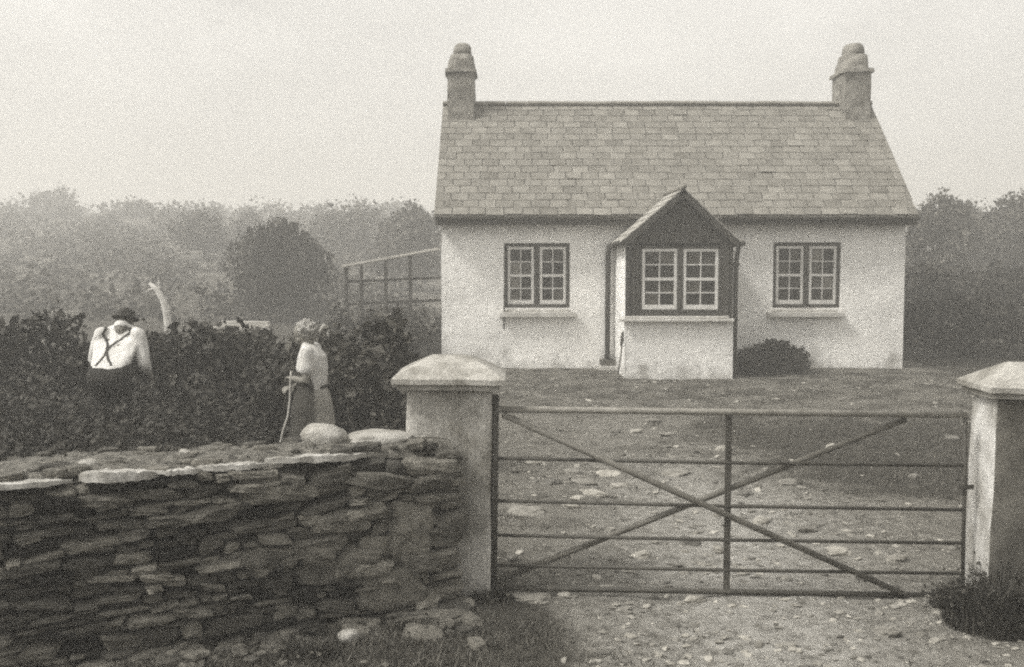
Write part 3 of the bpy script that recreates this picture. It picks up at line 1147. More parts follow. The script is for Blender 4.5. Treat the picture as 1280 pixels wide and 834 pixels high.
def lay(u0, u1, z0, hk=1.0, lift=0.0):
    """courses of thin flat stones between u0 and u1"""
    z = z0
    while z < 1.0:
        h = rw.choice((0.026, 0.034, 0.042, 0.052, 0.066, 0.085)) * rw.uniform(.9, 1.1) * hk
        u = u0 + rw.uniform(-.02, .03)
        while u < u1:
            Ls = rw.uniform(0.06, 0.25) * (0.75 + h * 7)
            hh = h * rw.uniform(.68, 1.0)
            if z + hh * .5 > wtop(u) - 0.01:
                break
            tilt = Matrix.Rotation(rw.gauss(0, R(5)), 3, 'Y') @ Matrix.Rotation(rw.gauss(0, R(5)), 3, 'Z') @ Matrix.Rotation(rw.gauss(0, R(6)), 3, 'X')
            c = du * (u + Ls / 2) - dn * (0.105 - rw.uniform(0.0, 0.07) - 0.02 * (1 - z)) + Vector((0, 0, z + h / 2 + rw.gauss(0, .008)))
            zone = 0.25 + 0.55 * noise.noise(Vector((u * 1.4, z * 2.2, 0))) + 0.25
            tn = min(1, max(0, rw.gauss(zone - .06 + lift, .30)))
            st.stone(c, (Ls * .98, rw.uniform(.16, .24), hh), rw, rot0 @ tilt, seg=4, power=7, amp=.20, tone=tn, wedge=.28)
            u += Ls * rw.uniform(.92, 1.03)
        z += h * 0.98


lay(-0.02, 1.15, -0.05, 1.6, .20)
lay(1.12, LW, -0.05, 1.12, .04)
# larger face stones seen near the pillar end
for px, py, w_, h_, tn in ((512, 668, 56, 56, .8), (488, 735, 84, 46, .75), (445, 700, 60, 30, .7), (530, 752, 34, 26, 1.0), (425, 652, 70, 26, .7),
                           (470, 600, 74, 20, .5), (350, 615, 90, 22, .75), (395, 680, 70, 22, .6), (520, 700, 46, 30, .6), (540, 600, 60, 22, .45),
                           (560, 655, 40, 34, .4), (330, 700, 60, 30, .45), (455, 640, 50, 20, .85), (260, 640, 80, 20, .5)):
    k = (px - 640) / F
    u = (A.x - k * A.y) / (k * du.y - du.x)
    Y = A.y + du.y * u
    p = at(px, py, Y)
    c = Vector((p.x, p.y, p.z)) - A - dn * 0.02
    st.stone(c, (w_ / F * Y * 1.1, 0.2, h_ / F * Y * 1.08), rw, rot0 @ Matrix.Rotation(rw.gauss(0, R(6)), 3, 'Y'), seg=7, power=4.5, amp=.24, tone=tn, wedge=.35)
# rubble over the earthy top and end stones
for i in range(170):
    u = rw.uniform(0.0, LW)
    f = rw.uniform(0.1, .95)
    s_ = rw.uniform(.04, .13)
    c = du * u - dn * (wthick(u) * f) + Vector((0, 0, wtop(u) + .03 + rw.uniform(-.02, .012)))
    st.stone(c, (s_ * rw.uniform(.8, 1.6), s_ * .9, s_ * .45), rw, Matrix.Rotation(rw.uniform(0, 6), 3, 'Z'), seg=3, power=6, amp=.25, tone=rw.uniform(.2, .8))
for i in range(280):
    u = LW * rw.random() ** 1.4
    s_ = .03 + .10 * rw.random() ** 2.5
    st.stone(du * u + dn * (.02 + abs(rw.gauss(0, .24))) + Vector((0, 0, .012)), (s_ * rw.uniform(1, 2), s_ * 1.2, s_ * .6), rw, Matrix.Rotation(rw.uniform(0, 6), 3, 'Z') @ Matrix.Rotation(rw.gauss(0, .2), 3, 'X'), seg=4, power=6, amp=.25, wedge=.3, tone=rw.uniform(.2, .9))
for k in range(16):
    h = rw.uniform(.045, .075)
    for q in range(2):
        st.stone(du * rw.uniform(.03, .07) - dn * (.14 + .24 * q + rw.uniform(-.03, .03)) + Vector((0, 0, k * .061 + .02)), (.17, .24, h), rw, rot0, seg=4, power=9, amp=.15, wedge=.4)
st.obj('stones', 'wallstone', wall)
# tufts on top of the wall
tf = MB()
for i in range(1100):
    u = rw.uniform(0.0, LW)
    f = rw.uniform(0.22, 1.0)
    c = du * u - dn * (wthick(u) * f) + Vector((0, 0, wtop(u) + .01))
    for k in range(3):
        tf.leaf(c + Vector((rw.gauss(0, .02), rw.gauss(0, .02), rw.uniform(0, .03))), rw.uniform(.012, .03), rw, rw.random())
tf.obj('moss_and_tufts', 'leaf_mid', wall)
wall.children[-1]['kind'] = 'stuff'


def wall_point(px, f):
    """point on the wall top seen at px, f of the way across"""
    k = (px - 640) / F
    u = (A.x - k * A.y) / (k * du.y - du.x)
    for _ in range(6):
        p = A + du * u - dn * (wthick(u) * f)
        e = p.x / p.y - k
        u += e * 4.0
    p = A + du * u - dn * (wthick(u) * f)
    return Vector((p.x, p.y, wtop(u)))


def coping(px0, px1, f, thick, width, label, dz=0.012, tl=0.0, mat='slab', seed=0):
    rr = random.Random(100 + seed)
    a, b = wall_point(px0, f), wall_point(px1, f)
    c = (a + b) / 2
    s = MB()
    d = (b - a)
    L = d.length
    ang = math.atan2(d.y, d.x)
    n_, m__ = 40, 5
    rt = Matrix.Rotation(ang, 3, 'Z') @ Matrix.Rotation(tl, 3, 'Y') @ Matrix.Rotation(R(-5), 3, 'X')
    vs, fs = [], []
    sd = rr.uniform(0, 50)
    ctl = [[rr.uniform(.75, 1.15) for _ in range(8)], [rr.uniform(.5, 1.3) for _ in range(8)], [rr.uniform(.6, 1.25) for _ in range(8)]]
    for i in range(n_ + 1):
        e = i / n_ * 2 - 1
        endf = max(0.05, 1 - abs(e) ** 3)
        kk = (i / n_) * 7
        i0 = min(int(kk), 6)
        fr = kk - i0
        w0 = width * .5 * endf * (ctl[0][i0] * (1 - fr) + ctl[0][i0 + 1] * fr)
        w1 = width * .5 * endf * (ctl[1][i0] * (1 - fr) + ctl[1][i0 + 1] * fr)
        tk = thick * (ctl[2][i0] * (1 - fr) + ctl[2][i0 + 1] * fr) * (.5 + .5 * endf)
        for top_ in (1, 0):
            for j in range(m__ + 1):
                f = j / m__
                y = -w0 + (w0 + w1) * f
                z = (tk * .5 if top_ else -tk * .5) + .010 * noise.noise(Vector((e * 5, f * 2, sd))) + .004 * noise.noise(Vector((e * 9, f * 4, sd)))
                vs.append(rt @ Vector((e * L / 2, y, z)))
    q = m__ + 1
    for i in range(n_):
        b0, b1 = i * 2 * q, (i + 1) * 2 * q
        for j in range(m__):
            fs.append((b0 + j, b1 + j, b1 + j + 1, b0 + j + 1))
            fs.append((b0 + q + j, b0 + q + j + 1, b1 + q + j + 1, b1 + q + j))
        fs.append((b0, b0 + q, b1 + q, b1))
        fs.append((b0 + m__, b1 + m__, b1 + q + m__, b0 + q + m__))
    for b0, fl in ((0, 0), (n_ * 2 * q, 1)):
        for j in range(m__):
            f_ = (b0 + j, b0 + j + 1, b0 + q + j + 1, b0 + q + j)
            fs.append(f_ if not fl else tuple(reversed(f_)))
    s.add(vs, fs)
    o = s.obj('coping_slab', mat, loc=(c.x, c.y, c.z + dz))
    return tag(o, label, 'stone slab', 'pale slabs along the front edge of the stone wall')


coping(-70, 84, .03, .035, .22, 'pale thin slab on the wall top at the left edge of the photo', tl=R(1), seed=1)
coping(92, 194, .03, .06, .20, 'thickest pale wedge shaped slab on the wall top, below the man', tl=R(2), seed=2)
coping(186, 250, .03, .03, .16, 'short pale slab on the wall top just right of the thick wedge', tl=R(2), seed=3)
coping(240, 332, .05, .035, .16, 'middle pale slab of the broken line along the wall top', tl=R(2), seed=4)
coping(328, 456, .06, .035, .16, 'long pale slab on the wall top below the woman and nearest the boulders', tl=R(2), seed=5)


def boulder(px, f, size, label, name='boulder', seed=0, dz=0.0, mat='boulder', power=2.2):
    rr = random.Random(seed)
    p = wall_point(px, f)
    s = MB()
    s.stone((0, 0, 0), size, rr, Matrix.Rotation(R(20), 3, 'Z'), seg=12, power=power, amp=.2, wedge=.2)
    o = s.obj(name, mat, smooth=True, loc=(p.x, p.y, p.z + size[2] * .36 + dz))
    return tag(o, label, 'stone', 'loose stones lying on the stone wall')


boulder(404, .62, (.27, .24, .17), 'rounded pale boulder on the wall top in front of the woman', seed=1)
boulder(470, .58, (.46, .26, .12), 'long low pale boulder on the wall top beside the gate pillar', seed=2)
boulder(103, .40, (.12, .10, .07), 'small pale stone on the wall top below the man', 'stone', seed=3)
boulder(229, .60, (.08, .09, .07), 'small round stone on the earthy wall top between man and woman', 'stone', seed=4)

# ------------------------------------------------------------------ foliage
def crown(mb, rng, blobs, n, size, shell=0.55, flat=0.2):
    """leaves spread through lumpy clumps: blobs = (centre, (rx,ry,rz))"""
    vol = [b[1][0] * b[1][1] * b[1][2] for b in blobs]
    tot = sum(v ** .67 for v in vol)
    for (c, r), v in zip(blobs, vol):
        tone0 = rng.uniform(0.15, 0.85)
        for k in range(int(n * v ** .67 / tot)):
            d = Vector((rng.gauss(0, 1), rng.gauss(0, 1), rng.gauss(0, 1))).normalized()
            q = shell + (1.06 - shell) * rng.random() ** .6
            q *= 1 + 0.50 * noise.noise(d * 2.6 + Vector(c))
            p = Vector(c) + Vector((d.x * r[0], d.y * r[1], d.z * r[2])) * q
            mb.leaf(p, size * rng.uniform(.6, 1.4), rng, min(1, max(0, rng.gauss(tone0, .25))), flat)


def sprays(mb, rng, blobs, n, ln, lsize):
    for i in range(n):
        c, r = rng.choice(blobs)
        d = Vector((rng.gauss(0, .7), rng.gauss(0, .7), rng.gauss(.35, .6))).normalized()
        b0 = Vector(c) + Vector((d.x * r[0], d.y * r[1], d.z * r[2])) * .9
        L = ln * rng.uniform(.4, 1.2)
        dr = (d + Vector((rng.gauss(0, .3), rng.gauss(0, .3), rng.gauss(.1, .3)))).normalized()
        tn = rng.uniform(.3, 1)
        for k in range(9):
            f = k / 8
            mb.leaf(b0 + dr * L * f + Vector((rng.gauss(0, lsize * .5), rng.gauss(0, lsize * .5), rng.gauss(0, lsize * .5))), lsize * rng.uniform(.5, 1.0), rng, tn)


def tree_parts(rng, h, wd, nblob, leaves, lsize, trunk_h=0.25, trunk_r=None, squash=1.0):
    tr = MB()
    trunk_r = trunk_r or h * 0.028
    th = h * trunk_h
    pts = [Vector((0, 0, -0.1))]
    for k in range(1, 5):
        pts.append(Vector((rng.gauss(0, h * .012), rng.gauss(0, h * .012), (h * .75) * k / 4)))
    tr.tube(pts, [trunk_r * (1.25 - .25 * k) for k in range(5)], 8)
    blobs = []
    for i in range(nblob):
        t = 2 * math.pi * (i * .618 + rng.uniform(-.1, .1))
        zf = (i + .5) / nblob
        zz = th + (h - th) * (0.12 + .72 * zf)
        prof = math.sin(math.pi * min(1, (0.22 + .72 * zf))) ** .7
        rr = wd * .5 * prof * rng.uniform(.35, .95)
        c = (math.cos(t) * rr, math.sin(t) * rr * squash, zz)
        br = wd * rng.uniform(.11, .29)
        blobs.append((c, (br, br * squash, br * rng.uniform(.7, .95))))
        base = Vector((0, 0, th + (zz - th) * .35))
        tr.tube([base, (base + Vector(c)) / 2 + Vector((0, 0, -.04 * h)), Vector(c)], [trunk_r * .5, trunk_r * .33, trunk_r * .12], 5)
    blobs.append(((0, 0, h - wd * .22), (wd * .22, wd * .22 * squash, wd * .24)))
    cr = MB()
    crown(cr, rng, blobs, int(leaves * .6), lsize)
    crown(cr, rng, blobs, int(leaves * .2), lsize * 1.6, .3)
    sprays(cr, rng, blobs, 90, wd * .16, lsize)
    return tr, cr


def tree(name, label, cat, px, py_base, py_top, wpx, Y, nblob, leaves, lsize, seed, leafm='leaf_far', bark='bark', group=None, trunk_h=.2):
    rr = random.Random(seed)
    p = at(px, py_base, Y)
    z0 = gz(p.x, Y)
    top = at(px, py_top, Y).z
    h = top - z0
    wd = wpx / F * Y
    t = thing(name, label, cat, (p.x, Y, z0), group=group)
    tr, cr = tree_parts(rr, h, wd, nblob, leaves, lsize, trunk_h)
    tr.obj('trunk', bark, t, smooth=True)
    cr.obj('crown', leafm, t)
    return t


LG, RG = 'trees on the hazy slope left of the cottage', 'trees of the wood right of the cottage'
tree('round_tree', 'large dark round tree between the woman and the lean to shed', 'tree', 350, 400, 276, 128, 34, 17, 8500, .11, 21, 'leaf_dark', group=LG, trunk_h=.12)
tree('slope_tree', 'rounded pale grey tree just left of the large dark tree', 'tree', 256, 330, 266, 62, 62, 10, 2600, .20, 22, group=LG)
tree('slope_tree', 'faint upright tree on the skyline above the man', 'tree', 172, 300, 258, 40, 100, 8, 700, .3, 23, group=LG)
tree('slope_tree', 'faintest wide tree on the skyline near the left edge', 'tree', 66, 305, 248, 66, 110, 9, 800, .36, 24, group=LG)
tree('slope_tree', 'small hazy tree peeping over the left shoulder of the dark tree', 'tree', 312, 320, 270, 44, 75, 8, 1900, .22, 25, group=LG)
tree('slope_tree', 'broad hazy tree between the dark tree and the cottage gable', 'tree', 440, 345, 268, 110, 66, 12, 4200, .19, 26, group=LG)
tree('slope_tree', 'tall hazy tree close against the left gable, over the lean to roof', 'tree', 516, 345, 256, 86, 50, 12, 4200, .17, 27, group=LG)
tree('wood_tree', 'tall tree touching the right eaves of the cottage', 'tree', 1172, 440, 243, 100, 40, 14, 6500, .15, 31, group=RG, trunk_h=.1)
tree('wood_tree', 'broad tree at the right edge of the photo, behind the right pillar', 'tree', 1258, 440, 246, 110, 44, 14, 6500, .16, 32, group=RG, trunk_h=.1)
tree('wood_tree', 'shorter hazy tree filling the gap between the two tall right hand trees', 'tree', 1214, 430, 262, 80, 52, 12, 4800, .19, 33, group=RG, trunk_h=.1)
tree('wood_tree', 'low dark bushy tree against the right gable of the cottage', 'tree', 1150, 455, 330, 76, 31, 10, 4200, .12, 34, 'leaf_dark', group=RG, trunk_h=.08)
tree('wood_tree', 'dark leafy thicket low on the right, above the right pillar cap', 'tree', 1240, 460, 335, 130, 30, 14, 6500, .12, 35, 'leaf_dark', group=RG, trunk_h=.08)
tree('wood_tree', 'far hazy tree cut by the right edge of the photo', 'tree', 1330, 430, 236, 120, 56, 12, 4000, .2, 36, group=RG, trunk_h=.1)

# pale bent trunk on the slope
Y = 26
t = thing('bent_tree', 'pale bare bent trunk curving up from the hedge right of the man', 'tree', at(210, 405, Y))
o0 = Vector(t.location)
s = MB()
s.tube([at(px, py, Y) - o0 for px, py in ((212, 425), (210, 405), (208, 388), (203, 373), (195, 361), (187, 354))], [.10, .095, .09, .08, .065, .035], 10)
s.obj('trunk', 'palebark', t, smooth=True)
s = MB()
for q in ([(203, 373), (199, 360), (198, 350)], [(195, 361), (188, 362), (181, 366)]):
    s.tube([at(px, py, Y) - o0 for px, py in q], [.03, .018, .008], 6)
s.obj('branches', 'palebark', t, smooth=True)

# scrub and bushes over the far slopes, one mass
sb = MB()
rr = random.Random(8)
placed = 0
while placed < 1500:
    Y = 34 + 190 * rr.random() ** 1.3
    px = rr.uniform(-160, 1440)
    x = (px - 640) / F * Y
    if 520 < px < 1130 and Y < 60:
        continue
    z = gz(x, Y)
    sz = (.25 + 1.0 * rr.random() ** 2) * (0.8 + Y / 110)
    n = int(40 + 110 * sz) if Y < 80 else int(30 + 40 * sz)
    crown(sb, rr, [((x, Y, z + sz * .45), (sz, sz * .8, sz * .65)), ((x + sz * .7, Y, z + sz * .3), (sz * .6, sz * .5, sz * .45))], n, .10 + Y * .0024, .4)
    placed += 1
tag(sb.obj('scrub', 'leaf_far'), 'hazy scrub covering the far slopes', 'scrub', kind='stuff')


# hedges behind the garden
def hedge(name, label, p0, p1, h, wd, n, lsize, seed, mat, cat='hedge', group=None):
    rr = random.Random(seed)
    p0, p1 = Vector(p0), Vector(p1)
    t = thing(name, label, cat, (p0.x, p0.y, gz(p0.x, p0.y)), group=group)
    L = (p1 - p0).length
    k = max(2, int(L / (wd * .55)))
    blobs = []
    for i in range(k + 1):
        for lv in (0.25, 0.6, 0.85):
            c = (p1 - p0) * (i / k) + Vector((rr.gauss(0, .1), rr.gauss(0, .1), h * lv * rr.uniform(.78, 1.14)))
            q = wd * .5 * rr.uniform(.6, 1.25) * (1 if lv < .8 else .75)
            blobs.append((c, (q * 1.1, q, h * .2 * rr.uniform(.8, 1.3))))
    s = MB()
    crown(s, rr, blobs, int(n * .7), lsize, .35)
    crown(s, rr, blobs, int(n * .25), lsize * 1.7, .6)
    for i in range(int(L * 15)):
        c, r = rr.choice(blobs)
        d = Vector((rr.gauss(0, .5), rr.gauss(0, .5), abs(rr.gauss(.6, .5)))).normalized()
        b0 = Vector(c) + Vector((d.x * r[0], d.y * r[1], d.z * r[2])) * .8
        Ls = rr.uniform(.12, .36)
        for k in range(7):
            f = k / 6
            s.leaf(b0 + d * Ls * f + Vector((rr.gauss(0, .015), rr.gauss(0, .015), 0)), lsize * rr.uniform(.5, 1.0), rr, rr.uniform(.5, 1))
    s.obj('foliage', mat, t)
    s = MB()
    for i in range(int(L / .2)):
        b = (p1 - p0) * (i * .2 / L) + Vector((rr.gauss(0, .08), rr.gauss(0, .08), -.05))
        s.tube([b, b + Vector((rr.gauss(0, .08), rr.gauss(0, .08), h * .45)), b + Vector((rr.gauss(0, .15), rr.gauss(0, .15), h * .85))], [.025, .018, .008], 5)
    s.obj('stems', 'bark', t)
    return t


HG = 'hedges round the garden'
hedge('hedge', 'long dark hedge running across the garden behind the man', (-8.6, 13.4, 0), (-3.1, 12.4, 0), 1.24, 1.1, 19000, .07, 41, 'leaf_dark', group=HG)
hedge('hedge', 'leafy dark hedge directly behind the woman', (-3.2, 12.2, 0), (-2.0, 11.6, 0), 1.25, 1.0, 7500, .06, 42, 'leaf_dark', group=HG)
hedge('hedge', 'shaggy bank of shrubs between the woman and the left gate pillar', (-1.9, 11.3, 0), (-1.15, 11.0, 0), 1.36, .75, 5200, .07, 43, 'leaf_mid', group=HG)
hedge('hedge', 'dark hedge behind the yard on the far right', (8.25, 23.6, 0), (15, 22.4, 0), 1.15, 1.2, 10000, .085, 44, 'leaf_dark', group=HG)
hedge('hedge', 'ragged dark growth under the lean to left of the cottage', (-3.7, 23.2, 0), (-1.7, 23.6, 0), .95, .7, 3600, .075, 46, 'leaf_mid', group=HG)
hedge('hedge', 'low overgrown hedge beside the shed on the left of the cottage', (-2.75, 20.5, 0), (-2.0, 20.6, 0), .85, .6, 2600, .08, 45, 'leaf_mid', group=HG)

# low dark crop in the garden
cp = MB()
rr = random.Random(55)
mx_pos = at(143, 430, 10.8).x
for i in range(2300):
    y = rr.uniform(7.3, 12.4)
    x = rr.uniform(-y * .56 - .4, -1.15 - .05 * y)
    if (Vector((x, y, 0)) - A).dot(-dn) < wthick(0) + .55:
        continue
    hh = rr.uniform(.2, .5) * (1.45 if x < -2.5 else .5)
    if abs(x - mx_pos * y / 10.7) < .5 and 9.2 < y < 10.4:
        hh = max(hh, .62)
    z = gz(x, y)
    tn = rr.uniform(.1, .7)
    for k in range(16):
        cp.leaf((x + rr.gauss(0, .10), y + rr.gauss(0, .10), z + hh * rr.random() ** .6 + .02), rr.uniform(.035, .085), rr, min(1, max(0, rr.gauss(tn, .2))), .4)
tag(cp.obj('garden_plants', 'leaf_dark'), 'low dark leafy garden plants between wall and hedge', 'plants', kind='stuff')


def shrub(name, label, cat, loc, blobs, n, lsize, seed, mat, group=None):
    rr = random.Random(seed)
    t = thing(name, label, cat, loc, group=group)
    s = MB()
    crown(s, rr, blobs, n, lsize, .3)
    s.obj('foliage', mat, t)
    s = MB()
    for c, r in blobs:
        c = Vector(c)
        for k in range(3):
            e = c + Vector((rr.gauss(0, r[0] * .4), rr.gauss(0, r[1] * .4), r[2] * .4))
            b = Vector((c.x * .5 + rr.gauss(0, .04), c.y * .5, -.04))
            s.tube([b, (b + e) / 2 + Vector((rr.gauss(0, .03), 0, 0)), e], [.014, .010, .004], 5)
    s.obj('stems', 'bark', t)
    return t


p = at(965, 470, 19.9)
shrub('shrub', 'low dark spreading shrub against the white wall right of the porch', 'shrub', (p.x, 19.9, 0.05),
      [((-.35, 0, .22), (.32, .3, .26)), ((0, 0, .32), (.34, .3, .26)), ((.12, .05, .42), (.25, .25, .18)), ((.42, 0, .24), (.25, .3, .24)), ((-.62, .05, .12), (.22, .25, .16)), ((-.05, -.1, .5), (.14, .14, .12))],
      3800, .07, 61, 'leaf_dark')


def weeds(label, px, py, n, h, spread, seed, mat='leaf_dark', group='clumps of weeds and grass by the pillars'):
    """a clump of long thin leaves rising from one spot"""
    rr = random.Random(seed)
    p = floor_at(px, py)
    s = MB()
    for k in range(n):
        a = rr.uniform(0, 6.283)
        r0 = spread[0] * rr.random() ** .7
        b = Vector((math.cos(a) * r0, math.sin(a) * r0 * spread[1] / spread[0], gz(p.x, p.y) - .02))
        L = h * rr.uniform(.3, 1.15) * (1 - .45 * (r0 / spread[0]) ** 2)
        out = Vector((rr.gauss(0, .35) + math.cos(a) * .3, rr.gauss(0, .35) + math.sin(a) * .3, 0)) * L
        w = rr.uniform(.0025, .006)
        sd = Vector((-math.sin(a + rr.uniform(-1, 1)), math.cos(a), 0)) * w
        m1 = b + Vector((0, 0, L * .6)) + out * .35
        tp = b + Vector((0, 0, L * rr.uniform(.7, 1.0))) + out
        tn = rr.random()
        s.add([b - sd, b + sd, m1 + sd * .8, m1 - sd * .8, tp], [(0, 1, 2, 3), (3, 2, 4)], tn)
        if rr.random() < .12:
            s.leaf(tp, .03, rr, tn)
    o = s.obj('weed_clump', mat, loc=(p.x, p.y, 0))
    return tag(o, label, 'weeds', group)


weeds('big dark weed clump spreading at the foot of the right pillar', 1254, 786, 2200, .36, (.32, .22), 71)
weeds('smaller weed clump on the left side of the big one by the right pillar', 1200, 764, 620, .24, (.15, .14), 72)
weeds('dark weeds growing up the front face of the right pillar', 1272, 762, 1100, .34, (.25, .15), 73)
weeds('low weeds at the foot of the left gate pillar under the hinge', 612, 752, 260, .12, (.14, .10), 74, 'leaf_mid')
weeds('grass clump at the bottom of the stone wall in the lower left', 385, 822, 300, .15, (.2, .1), 75, 'leaf_mid')
weeds('weeds along the bottom of the stone wall near the pillar', 520, 790, 320, .12, (.26, .1), 76, 'leaf_mid')

# ------------------------------------------------------------------ grass and stones of the yard
gr = MB()
rr = random.Random(77)
cnt = 0
while cnt < 22000:
    y = 4.6 + 16 * rr.random() ** 1.7
    x = rr.uniform(-.55 * y, .60 * y)
    if y < 7.1 and (Vector((x, y, 0)) - A).dot(dn) < 0.02 and x < A.x + .1:
        continue
    if y > PY - .02 and pl - .1 < x < pr + .1:
        continue
    if x < A.x and y < 7 and (Vector((x, y, 0)) - A).dot(dn) < .35 * rr.random():
        continue
    m = grass_mask(x, y) + 0.5 * noise.noise(Vector((x * 1.3, y * 1.3, 2))) + .25 * noise.noise(Vector((x * 4, y * 4, 5)))
    if rr.random() > (m - .18) * 1.2:
        continue
    cnt += 1
    z = gz(x, y)
    tn = rr.random()
    hb = rr.uniform(.012, .05) * (.5 + .8 * m)
    for k in range(5):
        b = Vector((x + rr.gauss(0, .025), y + rr.gauss(0, .025), z - .004))
        L = hb * rr.uniform(.6, 1.3)
        o_ = Vector((rr.gauss(0, .6), rr.gauss(0, .6), 0)) * L
        sd = Vector((rr.uniform(-1, 1), rr.uniform(-1, 1), 0)).normalized() * rr.uniform(.002, .0045) * (1 + y / 18)
        gr.add([b - sd, b + sd, b + o_ + Vector((0, 0, L))], [(0, 1, 2)], min(1, max(0, tn + rr.gauss(0, .15))))
tag(gr.obj('grass', 'grass'), 'short rough grass growing through the dirt', 'grass', kind='stuff')

pb = MB()
for i in range(5000):
    y = 4.8 + 14 * rr.random() ** 1.5
    x = rr.uniform(-.4, .58 * y)
    m = grass_mask(x, y) + .4 * noise.noise(Vector((x * 1.1, y * 1.1, 8)))
    if rr.random() < m * 1.5 or (y > PY - .05 and pl < x < pr):
        continue
    s_ = (.010 + .034 * rr.random() ** 2.2) * (.7 + y / 22)
    pb.stone((x, y, gz(x, y) + s_ * .12), (s_ * rr.uniform(1, 1.9), s_ * rr.uniform(.9, 1.5), s_ * .45), rr, Matrix.Rotation(rr.uniform(0, 6), 3, 'Z') @ Matrix.Rotation(rr.gauss(0, .25), 3, 'X'), seg=2, power=6, amp=.35, wedge=.5)
tag(pb.obj('gravel', 'pebble'), 'small stones and gravel scattered in the dirt yard', 'gravel', kind='stuff')

# larger flat stones bedded in the yard, the ones that show
YS = [(730, 602, 34, 12), (760, 590, 30, 10), (716, 590, 22, 8), (745, 616, 36, 11), (722, 624, 28, 9), (775, 606, 26, 9), (690, 605, 24, 8), (755, 575, 18, 7),
      (655, 640, 46, 10), (715, 634, 26, 10), (845, 592, 40, 10), (816, 527, 22, 6), (795, 540, 16, 5), (835, 545, 18, 5), (770, 541, 16, 5), (860, 678, 34, 8),
      (900, 690, 26, 8), (1010, 660, 26, 7), (952, 650, 30, 8), (1080, 722, 24, 9), (663, 745, 52, 10), (705, 745, 24, 8), (868, 748, 24, 8), (800, 692, 22, 7),
      (1108, 790, 34, 12), (1040, 560, 18, 6), (1142, 596, 18, 7), (1190, 550, 18, 6), (985, 605, 24, 7), (930, 616, 18, 6), (1050, 690, 30, 8), (1120, 700, 24, 8),
      (640, 700, 20, 7), (670, 580, 24, 6), (905, 560, 20, 6)]
for i, (px, py, w_, h_) in enumerate(YS):
    p = floor_at(px, py)
    k = p.y / F
    s = MB()
    q = random.Random(300 + i)
    s.stone((0, 0, 0), (w_ * k * q.uniform(.6, 1.0), w_ * k * q.uniform(.6, 1.0), .06), q, Matrix.Rotation(q.uniform(0, 3), 3, 'Z'), seg=6, power=4, amp=.38, wedge=.4)
    o = s.obj('yard_stone', 'pebble', loc=(p.x, p.y, gz(p.x, p.y) + .006))
    tag(o, 'flat pale stone bedded in the dirt of the yard', 'stone', 'flat stones bedded in the yard')
p = floor_at(436, 800)
s = MB()
s.stone((0, 0, 0), (.12, .12, .08), random.Random(9), seg=6, power=2.4, amp=.2)
tag(s.obj('stone', 'boulder', smooth=True, loc=(p.x, p.y, .02)), 'pale fallen stone on the dark ground at the foot of the wall', 'stone')

# pale timbers behind the garden and the hoop by the woman
t = thing('plank_stack', 'low stack of pale planks above the hedge left of the woman', 'planks', at(302, 408, 15))
s = MB()
for k in range(3):
    s.bar((-.42 + .05 * k, .1 * k, -.02 + .035 * k), (.40 - .03 * k, .1 * k, -.03 + .035 * k), .14, .028)
s.obj('boards', 'palewood', t)
z0 = t.location.z - gz(t.location.x, 15)
for dx in (-.3, .28):
    s = MB()
    s.bar((dx, 0.05, -z0 - .1), (dx, 0.05, -.045), .07, .07, up=Vector((0, 1, 0)))
    s.obj('trestle_leg', 'wood', t)
Y = 11.3
t0 = at(404, 440, Y)
s = MB()
s.tube([at(px, py, Y) - t0 for px, py in ((397, 462), (398, 432), (400, 414), (405, 406), (409, 411), (411, 424), (411, 440), (409, 462))], .016, 8)
tag(s.obj('hoop', 'palewood', smooth=True, loc=t0), 'pale bent hoop standing up just behind the head of the woman', 'hoop')

# ------------------------------------------------------------------ people
def V(*a):
    return Vector(a)


def limb(mb, pts, rad, n=12):
    """rounded tapering limb through the joints"""
    P, Rr = [], []
    pts = [Vector(p) for p in pts]
    for i in range(len(pts) - 1):
        for k in range(5):
            f = k / 5
            P.append(pts[i].lerp(pts[i + 1], f))
            Rr.append(rad[i] + (rad[i + 1] - rad[i]) * f)
    P.append(pts[-1])
    Rr.append(rad[-1])
    mb.tube(P, Rr, n)
    mb.ball(P[0], Rr[0], n=n)
    mb.ball(P[-1], Rr[-1], n=n)


def hand(mb, wrist, fdir, palm_n, thumb_side, curl=0.9, scale=1.0):
    """palm, four unequal curled fingers and a thumb from the side of the palm"""
    f = Vector(fdir).normalized()
    n = Vector(palm_n)
    n = (n - f * n.dot(f)).normalized()
    s = f.cross(n) * thumb_side
    w = Vector(wrist)
    k = scale
    mid = w + f * .048 * k
    mb.ball(mid, (.052 * k, .040 * k, .017 * k), Matrix((f, s, n)).transposed(), n=12)
    for i, (off, L) in enumerate(((.030, .072), (.010, .082), (-.011, .076), (-.031, .060))):
        p = w + f * .088 * k + s * off * k
        pts = [w + f * .05 * k + s * off * .8 * k, p]
        a = 0
        for seg, q in enumerate((.45, .32, .23)):
            a += curl * (.55 if seg == 0 else .75)
            p = p + (f * math.cos(a) + n * math.sin(a)) * L * q * k
            pts.append(p)
        mb.tube(pts, [.010 * k, .0095 * k, .0088 * k, .008 * k, .0065 * k], 8)
        mb.ball(pts[-1], .0065 * k, n=8)
    b = w + f * .03 * k + s * .034 * k
    t1 = b + (f * .6 + s * .55 + n * .35) * .038 * k
    t2 = t1 + (f * .75 - s * .1 + n * .6) * .030 * k
    mb.tube([w + f * .02 * k + s * .015 * k, b, t1, t2], [.013 * k, .013 * k, .0105 * k, .008 * k], 8)
    mb.ball(t2, .008 * k, n=8)


